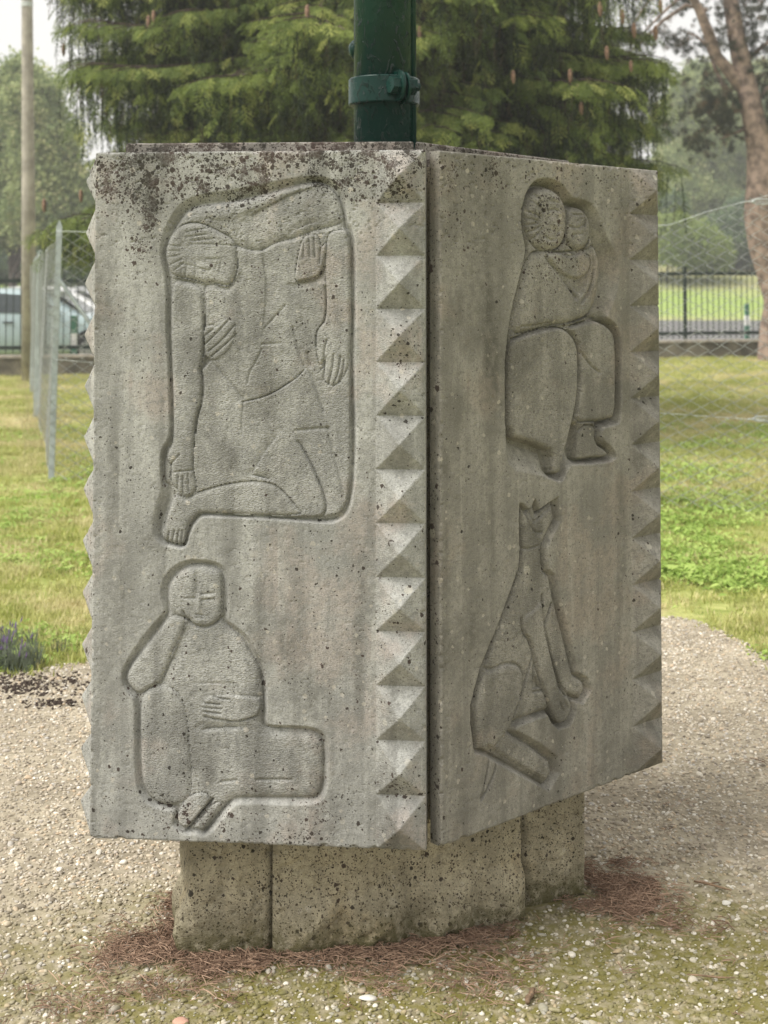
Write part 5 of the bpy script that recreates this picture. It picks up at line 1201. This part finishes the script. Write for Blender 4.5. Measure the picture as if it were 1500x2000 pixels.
for i in range(nl):
    z0 = 2.15 + (rr.rand() ** 1.15) * 6.4; az = rr.uniform(0, 6.283); drp = rr.uniform(0.35, 0.95); Lb = (3.45 - 0.22 * (z0 - 2.15)) * (0.80 + 0.26 * rr.rand()); Lb = max(Lb, 0.5)
    if math.cos(az) > 0.2: Lb *= 0.78
    if i in LOW: (az, Lb, z0), drp = LOW[i], 0.36 + 0.12 * rr.rand()
    vis = z0 < 6.2
    dirh = np.array([math.cos(az), math.sin(az), 0]); K = 10; P = []
    for k in range(K + 1):
        t_ = k / K; zz = z0 + Lb * (0.06 * t_ - drp * t_ ** 1.5 + 0.22 * t_ ** 3.2); P.append(dirh * Lb * t_ + np.array([0.05 * math.sin(3 * t_ + i), 0.05 * math.cos(4 * t_ + i), zz]))
    P = [p_ if p_[2] > 1.78 else None for p_ in P]; K = next((q_ - 1 for q_, p_ in enumerate(P) if p_ is None), K); P = P[:K + 1]
    if K < 3: continue
    bm_.tube(P, [0.035 * (1 - 0.85 * k / K) for k in range(K + 1)], 5, False)
    side = np.array([-dirh[1], dirh[0], 0])
    ns_ = int(Lb * 7.5 * (1 if vis else 0.6))
    for j in range(ns_):
        t_ = 0.16 + 0.84 * (j + rr.rand()) / ns_; s_ = 1 if j % 2 else -1; k = min(int(t_ * K), K - 1); fr_ = t_ * K - k; b = P[k] * (1 - fr_) + P[k + 1] * fr_
        l = (0.30 + 0.50 * math.sin(math.pi * min(t_, 0.95)) ** 0.8) * (0.7 + 0.5 * rr.rand()) * min(1, Lb / 2.2)
        d = dirh * 0.75 + side * s_ * (0.9 - 0.5 * t_) + np.array([0, 0, -0.12]); d /= np.linalg.norm(d); e = b + d * l; e[2] -= 0.10 * l
        bm_.tube([b, (b + e) / 2 + np.array([0, 0, 0.02]), e], [0.008, 0.006, 0.003], 3, False)
        nk = int(l / 0.062) + 1
        for q_ in range(nk):
            u = (q_ + rr.rand()) / nk; c = b + (e - b) * u
            # short living sprays along the top
            for _ in range(2 if t_ > 0.55 else (1 if rr.rand() < 0.5 else 0)):
                a = rr.uniform(-1.1, 1.1); dd = d * math.cos(a) + np.cross([0, 0, 1.], d) * math.sin(a); dd = dd + np.array([0, 0, rr.uniform(-.75, -.05)]); sp_p.append(c); sp_d.append(dd / np.linalg.norm(dd))
            # hanging strands
            if rr.rand() < 0.78:
                ln = rr.uniform(0.2, 1.0) * (0.55 + 0.6 * math.sin(math.pi * min(t_, .9))); x = c.copy(); nst = int(ln / 0.12) + 1; sw = rr.uniform(-.1, .1, 2)
                for w_ in range(nst):
                    hg_p.append(x.copy()); hg_d.append(np.array([sw[0] + rr.uniform(-.12, .12), sw[1] + rr.uniform(-.12, .12), -1.0]))
                    if w_ < 6 and rr.rand() < 0.36: a3 = rr.uniform(0, 6.28); sp_p.append(x.copy()); sp_d.append(np.array([math.cos(a3) * .8, math.sin(a3) * .8, -0.55]))
                    x = x + np.array([sw[0], sw[1], -1.0]) * 0.12
                if rr.rand() < 0.012: cone_pts.append(x)
    if vis: cone_pts.append(P[-1] + np.array([0, 0, -0.06]))
bm_.build('branches', M_BRK, spr, True)
sp_p = np.array(sp_p); hg_p = np.array(hg_p); k_ = sp_p[:, 2] > 1.72; sp_p = sp_p[k_]; sp_d = np.array(sp_d)[k_]; k_ = hg_p[:, 2] > 1.85; hg_p = hg_p[k_]; hg_d = np.array(hg_d)[k_]; print('spruce sprays', len(sp_p), len(hg_p))
scatter('crown', sp_p, euler_dir(np.array(sp_d), rr.uniform(-.6, .6, len(sp_p))), 0.42 + 0.5 * rr.rand(len(sp_p)), SPR, spr)
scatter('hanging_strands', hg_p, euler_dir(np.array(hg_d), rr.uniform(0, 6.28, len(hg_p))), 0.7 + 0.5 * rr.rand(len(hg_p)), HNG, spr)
M_CONE = plain('spruce_cone', (0.26, 0.16, 0.11), 0.8, var=0.3, scale=40, bump=0.5, bscale=90)
m = MB(); m.tube([(0, 0, 0), (0, 0, -0.02), (0, 0, -0.06), (0.003, 0, -0.10), (0.003, 0, -0.125)], [0.006, 0.017, 0.020, 0.015, 0.004], 8); cm = m.me('cone'); cm.materials.append(M_CONE)
cone_px = [(1185, 100), (1215, 28), (1238, 55), (1290, 10), (1113, 145), (1128, 175), (1002, 148), (820, 62), (600, 20), (215, 50), (124, 95), (140, 160), (208, 215), (1232, 128), (1172, 14), (1280, 60), (290, 40), (300, 30), (1135, 210), (86, 398), (158, 380), (690, 240)]
for x, y in cone_px:
    p = at_y(x, y, 14 - math.sqrt(max(0.2, 3.0 ** 2 - ((x - 800) / 185.0) ** 2)) * 0.8); o = link(bpy.data.objects.new('cone', cm), spr); o.location = (p[0] - SX, p[1] - SY, p[2] + 0.05); o.scale = [0.9 + 0.3 * rr.rand()] * 3

# ================================================================ pine at the right
M_PBARK = plain('pine_bark', (0.25, 0.185, 0.15), 0.95, var=0.35, scale=7, bump=0.9, bscale=26)
M_PNEED = foliage_mat('pine_needles', (0.030, 0.038, 0.022), (0.060, 0.060, 0.032), (0.14, 0.10, 0.06), 0.15)
PYY = 24.2
def pp(x, y, Y=PYY): return at_y(x, y, Y)
pb = pp(1512, 705); pn = empty('pine_tree', (pb[0], PYY, float(ground_z(pb[0], PYY)))); tag(pn, 'leaning pine with forked reddish grey trunk at the right edge', 'tree'); PO = np.array([pb[0], PYY, pn.location.z])
def prel(L_): return [tuple(np.array(q) - PO) for q in L_]
m = MB(); tr = [pp(1515, 735), pp(1510, 690), pp(1512, 640), pp(1520, 590), pp(1508, 540), pp(1492, 480), pp(1484, 420), pp(1487, 350), pp(1484, 290), pp(1468, 210), pp(1452, 140), pp(1438, 70), pp(1427, 0), pp(1415, -120), pp(1400, -260)]
m.tube(prel(tr), [0.33, 0.28, 0.255, 0.25, 0.26, 0.28, 0.29, 0.265, 0.235, 0.20, 0.18, 0.16, 0.14, 0.11, 0.06], 16); m.build('trunk', M_PBARK, pn, True)
limbs = [([(1448, 170), (1425, 140), (1400, 110), (1382, 60), (1366, 20), (1345, -20), (1310, -60)], [.14, .12, .105, .10, .085, .07, .05]),
         ([(1418, 175), (1404, 150), (1388, 110), (1374, 70)], [.05, .045, .03, .02]),
         ([(1380, 20), (1340, 10), (1295, 40), (1240, 95), (1222, 110)], [.045, .035, .03, .02, .01]),
         ([(1345, -20), (1300, 20), (1265, 55), (1232, 90)], [.03, .025, .018, .01]),
         ([(1310, -40), (1260, 10), (1235, 50), (1232, 75)], [.02, .018, .012, .01]),
         ([(1468, 230), (1440, 215), (1410, 240), (1375, 265)], [.035, .03, .02, .01]), ([(1460, 250), (1430, 262), (1405, 272)], [.03, .02, .01]),
         ([(1455, 120), (1490, 90), (1530, 60)], [.05, .04, .03]), ([(1475, 200), (1500, 170), (1540, 150)], [.04, .03, .02]), ([(1400, 105), (1360, 70), (1330, 60)], [.03, .02, .01])]
m = MB()
for k, (l, r_) in enumerate(limbs): m.tube(prel([pp(x, y, PYY + (0.25 if k % 2 else -0.2) * i / 3) for i, (x, y) in enumerate(l)]), r_, 8, False)
m.build('branches', M_PBARK, pn, True)
def pine_tuft(seed):
    rr_ = np.random.RandomState(seed)
    def fn(i):
        d = rr_.randn(3); d /= np.linalg.norm(d); d[0] += 0.5; d /= np.linalg.norm(d); b = np.array([rr_.uniform(-.03, .03), 0, 0]); t_ = b + d * 0.085 * (0.7 + 0.5 * rr_.rand()); s_ = np.cross(d, rr_.randn(3)); return b, t_, s_ / np.linalg.norm(s_) * 0.0028
    v, f = blades(60, fn); m = MB(); m.add(v, f); return m.me('pine_tuft')
PT = proto_collection('pine_tuft', [pine_tuft(i) for i in range(4)], [M_PNEED] * 4)
cl = [(1385, 205, .30, 90), (1360, 215, .22, 60), (1410, 235, .22, 70), (1350, 262, .18, 45), (1408, 262, .20, 55), (1425, 205, .2, 50), (1372, 278, .1, 25), (1330, 75, .22, 60), (1345, 100, .16, 35), (1300, 55, .18, 30), (1290, 150, .16, 26), (1275, 190, .22, 50), (1260, 215, .2, 55), (1245, 180, .22, 50), (1270, 235, .14, 34), (1255, 100, .25, 40), (1235, 60, .3, 50),
      (1480, 60, .35, 90), (1495, 110, .3, 70), (1470, 20, .3, 80), (1500, 160, .2, 40), (1440, -20, .5, 120), (1380, -10, .4, 90), (1340, 0, .3, 60), (1300, -10, .4, 80), (1400, 40, .25, 50), (1420, 85, .15, 30), (1475, 150, .15, 30), (1395, 150, .14, 26), (1500, 200, .2, 50), (1495, 240, .15, 30), (1560, 100, .6, 200), (1620, 0, .8, 250), (1360, 130, .12, 20), (1340, 165, .10, 16)]
q = []; 
for (x, y, s_, n_) in cl:
    c = pp(x, y, PYY + rr.uniform(-.5, .5))
    # small twig clusters, not an even cloud
    for _ in range(max(2, n_ // 8)):
        e = c + rr.randn(3) * np.array([s_ * .6, s_ * .9, s_ * .45]); q += [e + rr.randn(3) * 0.12 for _ in range(6)]
q = np.array(q) - PO; n = len(q)
scatter('crown', q, rr.uniform(0, 6.28, (n, 3)), 0.8 + 0.6 * rr.rand(n), PT, pn)

# ================================================================ trees beyond the street, in the haze
M_LF1 = foliage_mat('haze_paled_broadleaf', (0.20, 0.26, 0.11), (0.43, 0.48, 0.21), (0.55, 0.54, 0.28), 0.5); M_LF2 = foliage_mat('dark_broadleaf', (0.10, 0.155, 0.095), (0.20, 0.27, 0.13), None, 0.4); M_LF3 = foliage_mat('yellowish_shrub', (0.18, 0.25, 0.07), (0.34, 0.41, 0.12), None, 0.5)  # broadleaf colours lightened to carry part of the distance haze
M_TB = plain('grey_bark', (0.13, 0.11, 0.09), 0.95)
def leafclump(seed, s_=0.30, n_=34, w=0.055):
    rr_ = np.random.RandomState(seed); V = []; F_ = []
    for i in range(n_):
        c = rr_.randn(3) * s_ * 0.42; a = rr_.randn(3); a /= np.linalg.norm(a); b = np.cross(a, rr_.randn(3)); b /= np.linalg.norm(b); k = len(V)
        V += [c - a * w, c + b * w * .6, c + a * w, c - b * w * .6]; F_.append((k, k + 1, k + 2, k + 3))
    m = MB(); m.add([tuple(v) for v in V], F_); return m.me('leaf_clump')
LCs = {}
def clumps(mat):
    if mat.name not in LCs: LCs[mat.name] = proto_collection('leaves_' + mat.name, [leafclump(i) for i in range(4)], [mat] * 4)
    return LCs[mat.name]
def tree(name, label, x, y, trunk_h, lobes, mat, dens=1.0, seed=0, sc=1.0, group=None):
    """lobes: (dx, dy, z, rx, ry, rz)"""
    g = float(ground_z(x, y)); lobes = [(l[0], l[1], l[2] - g, *l[3:]) for l in lobes]; o = empty(name, (x, y, g)); tag(o, label, 'shrub' if name == 'shrub' else 'tree', group); r_ = np.random.RandomState(seed + 50)
    top = max(l[2] + l[5] for l in lobes)
    m = MB(); m.tube([(0, 0, -0.2), (0.1, 0, trunk_h), (0.0, 0.1, top * 0.8)], [0.018 * top, 0.013 * top, 0.03], 8)
    for l in lobes: m.tube([(0.05, 0, max(0.3, l[2] * 0.45)), (l[0] * .6, l[1] * .6, l[2] * .8), (l[0], l[1], l[2])], [0.012 * top, 0.008 * top, 0.02], 5, False)
    m.build('trunk', M_TB, o, True); P = []
    for (dx_, dy_, z_, rx_, ry_, rz_) in lobes:
        nb = int(7 + 3 * dens)
        for _ in range(nb * 3):      # sub-clumps give an uneven outline with gaps
            d = r_.randn(3); d /= np.linalg.norm(d); rr2 = r_.uniform(0.45, 1.0); c = np.array([dx_, dy_, z_]) + d * np.array([rx_, ry_, rz_]) * rr2; cs = 0.26 * (rx_ + rz_) / 2
            nn = int(26 * dens * (rx_ * rz_) ** 0.5); P.append(c + r_.randn(nn, 3) * cs * np.array([1, 1, .7]))
    P = np.concatenate(P); n_ = len(P); P = P[P[:, 2] > 0.1]; n_ = len(P)
    scatter('crown', P, r_.uniform(0, 6.28, (n_, 3)), sc * (0.8 + 0.8 * r_.rand(n_)), clumps(mat), o); return n_
tot = 0
def X_at(px, Y): return (px - 750) / F_PX * Y
def Z_at(py, Y): return 1.5 + (HORIZON - py) / F_PX * Y
Yt = 46.0
def lob(px, py, rpx, rpy, Y, x0): return (X_at(px, Y) - x0, rnd.uniform(-1, 1) * 1.5, Z_at(py, Y), rpx * Y / F_PX, rpx * Y / F_PX, rpy * Y / F_PX)
x0 = X_at(20, Yt)
tot += tree('broadleaf_tree', 'tall haze-paled green broadleaf tree behind the concrete pole', x0, Yt, 2.0, [lob(45, 180, 40, 45, Yt, x0), lob(75, 220, 48, 50, Yt, x0), lob(20, 260, 60, 50, Yt, x0), lob(105, 300, 50, 55, Yt, x0), lob(-30, 250, 60, 60, Yt, x0), lob(50, 350, 70, 50, Yt, x0), lob(130, 360, 40, 50, Yt, x0), lob(-50, 340, 60, 60, Yt, x0), lob(100, 420, 60, 50, Yt, x0), lob(20, 430, 60, 45, Yt, x0), lob(160, 440, 45, 50, Yt, x0)], M_LF1, 1.1, 1, 1.1)
x0 = X_at(40, 56); tot += tree('shrub', 'dark hedge like shrub below the pale tree, beyond the parked cars', x0, 56, 0.6, [lob(a, 510, 55, 40, 56, x0) for a in (-60, 10, 80, 150, 220)], M_LF2, 1.3, 2, 1.2)
Yr = 74.0
x0 = X_at(1370, Yr); tot += tree('poplar_tree', 'tall hazy pale tree right of the monument, its edge against white sky', x0, Yr, 3, [lob(1355, 190, 34, 40, Yr, x0), lob(1335, 240, 36, 50, Yr, x0), lob(1380, 260, 45, 60, Yr, x0), lob(1330, 320, 36, 50, Yr, x0), lob(1375, 360, 50, 50, Yr, x0), lob(1335, 400, 36, 45, Yr, x0), lob(1390, 170, 36, 45, Yr, x0), lob(1400, 420, 45, 45, Yr, x0), lob(1340, 470, 45, 45, Yr, x0), lob(1400, 480, 50, 40, Yr, x0)], M_LF1, 1.2, 3, 1.4)
x0 = X_at(1470, Yr + 6); tot += tree('poplar_tree', 'hazy pale tree showing on both sides of the pine trunk', x0, Yr + 6, 3, [lob(1440, 210, 45, 60, Yr + 6, x0), lob(1490, 180, 45, 60, Yr + 6, x0), lob(1450, 300, 50, 60, Yr + 6, x0), lob(1520, 280, 55, 70, Yr + 6, x0), lob(1460, 390, 50, 55, Yr + 6, x0), lob(1530, 400, 50, 60, Yr + 6, x0), lob(1450, 470, 50, 45, Yr + 6, x0), lob(1530, 480, 50, 40, Yr + 6, x0)], M_LF1, 1.1, 4, 1.4)
x0 = X_at(1300, 66); tot += tree('shrub', 'bright yellowish green shrub at the field edge, just right of the monument', x0, 66, 0.6, [lob(1290, 470, 40, 35, 66, x0), lob(1340, 480, 45, 32, 66, x0), lob(1250, 470, 45, 40, 66, x0), lob(1385, 495, 35, 22, 66, x0)], M_LF3, 1.4, 5, 1.2)
x0 = X_at(1430, 70); tot += tree('shrub', 'dark blue green shrub at the field edge, left of the pine trunk', x0, 70, 0.6, [lob(1420, 465, 36, 40, 70, x0), lob(1465, 450, 40, 50, 70, x0), lob(1520, 470, 50, 50, 70, x0), lob(1300, 425, 24, 35, 70, x0)], M_LF2, 1.4, 6, 1.2)
# far wood closing the horizon
V = []; r_ = np.random.RandomState(5)
for i in range(5200):
    x = r_.uniform(-95, 95); V.append((x, 145 + r_.uniform(-8, 8), 4 + r_.rand() ** 0.8 * (5.0 + 3.0 * math.sin(x * 0.13) + 2 * math.sin(x * 0.37 + 1))))
V = np.array(V); tag(scatter('far_wood', V, r_.uniform(0, 6.28, (len(V), 3)), 3.2 + 2.5 * r_.rand(len(V)), clumps(M_LF2)), kind='stuff')
print('leaf clumps', tot)

# ================================================================ haze
hz = MB(); hz.box(-115, 115, -8, 175, -1.2, 16.0); ho = hz.build('haze', None); ho['kind'] = 'stuff'
hm = bpy.data.materials.new('haze'); hm.use_nodes = True; ht = hm.node_tree; ht.nodes.clear(); hv = ht.nodes.new('ShaderNodeVolumePrincipled'); hout = ht.nodes.new('ShaderNodeOutputMaterial')
hv.inputs['Color'].default_value = (0.98, 0.99, 0.98, 1); hv.inputs['Density'].default_value = 0.0027; hv.inputs['Anisotropy'].default_value = 0.2
ht.links.new(hv.outputs[0], hout.inputs['Volume']); ho.data.materials.append(hm)
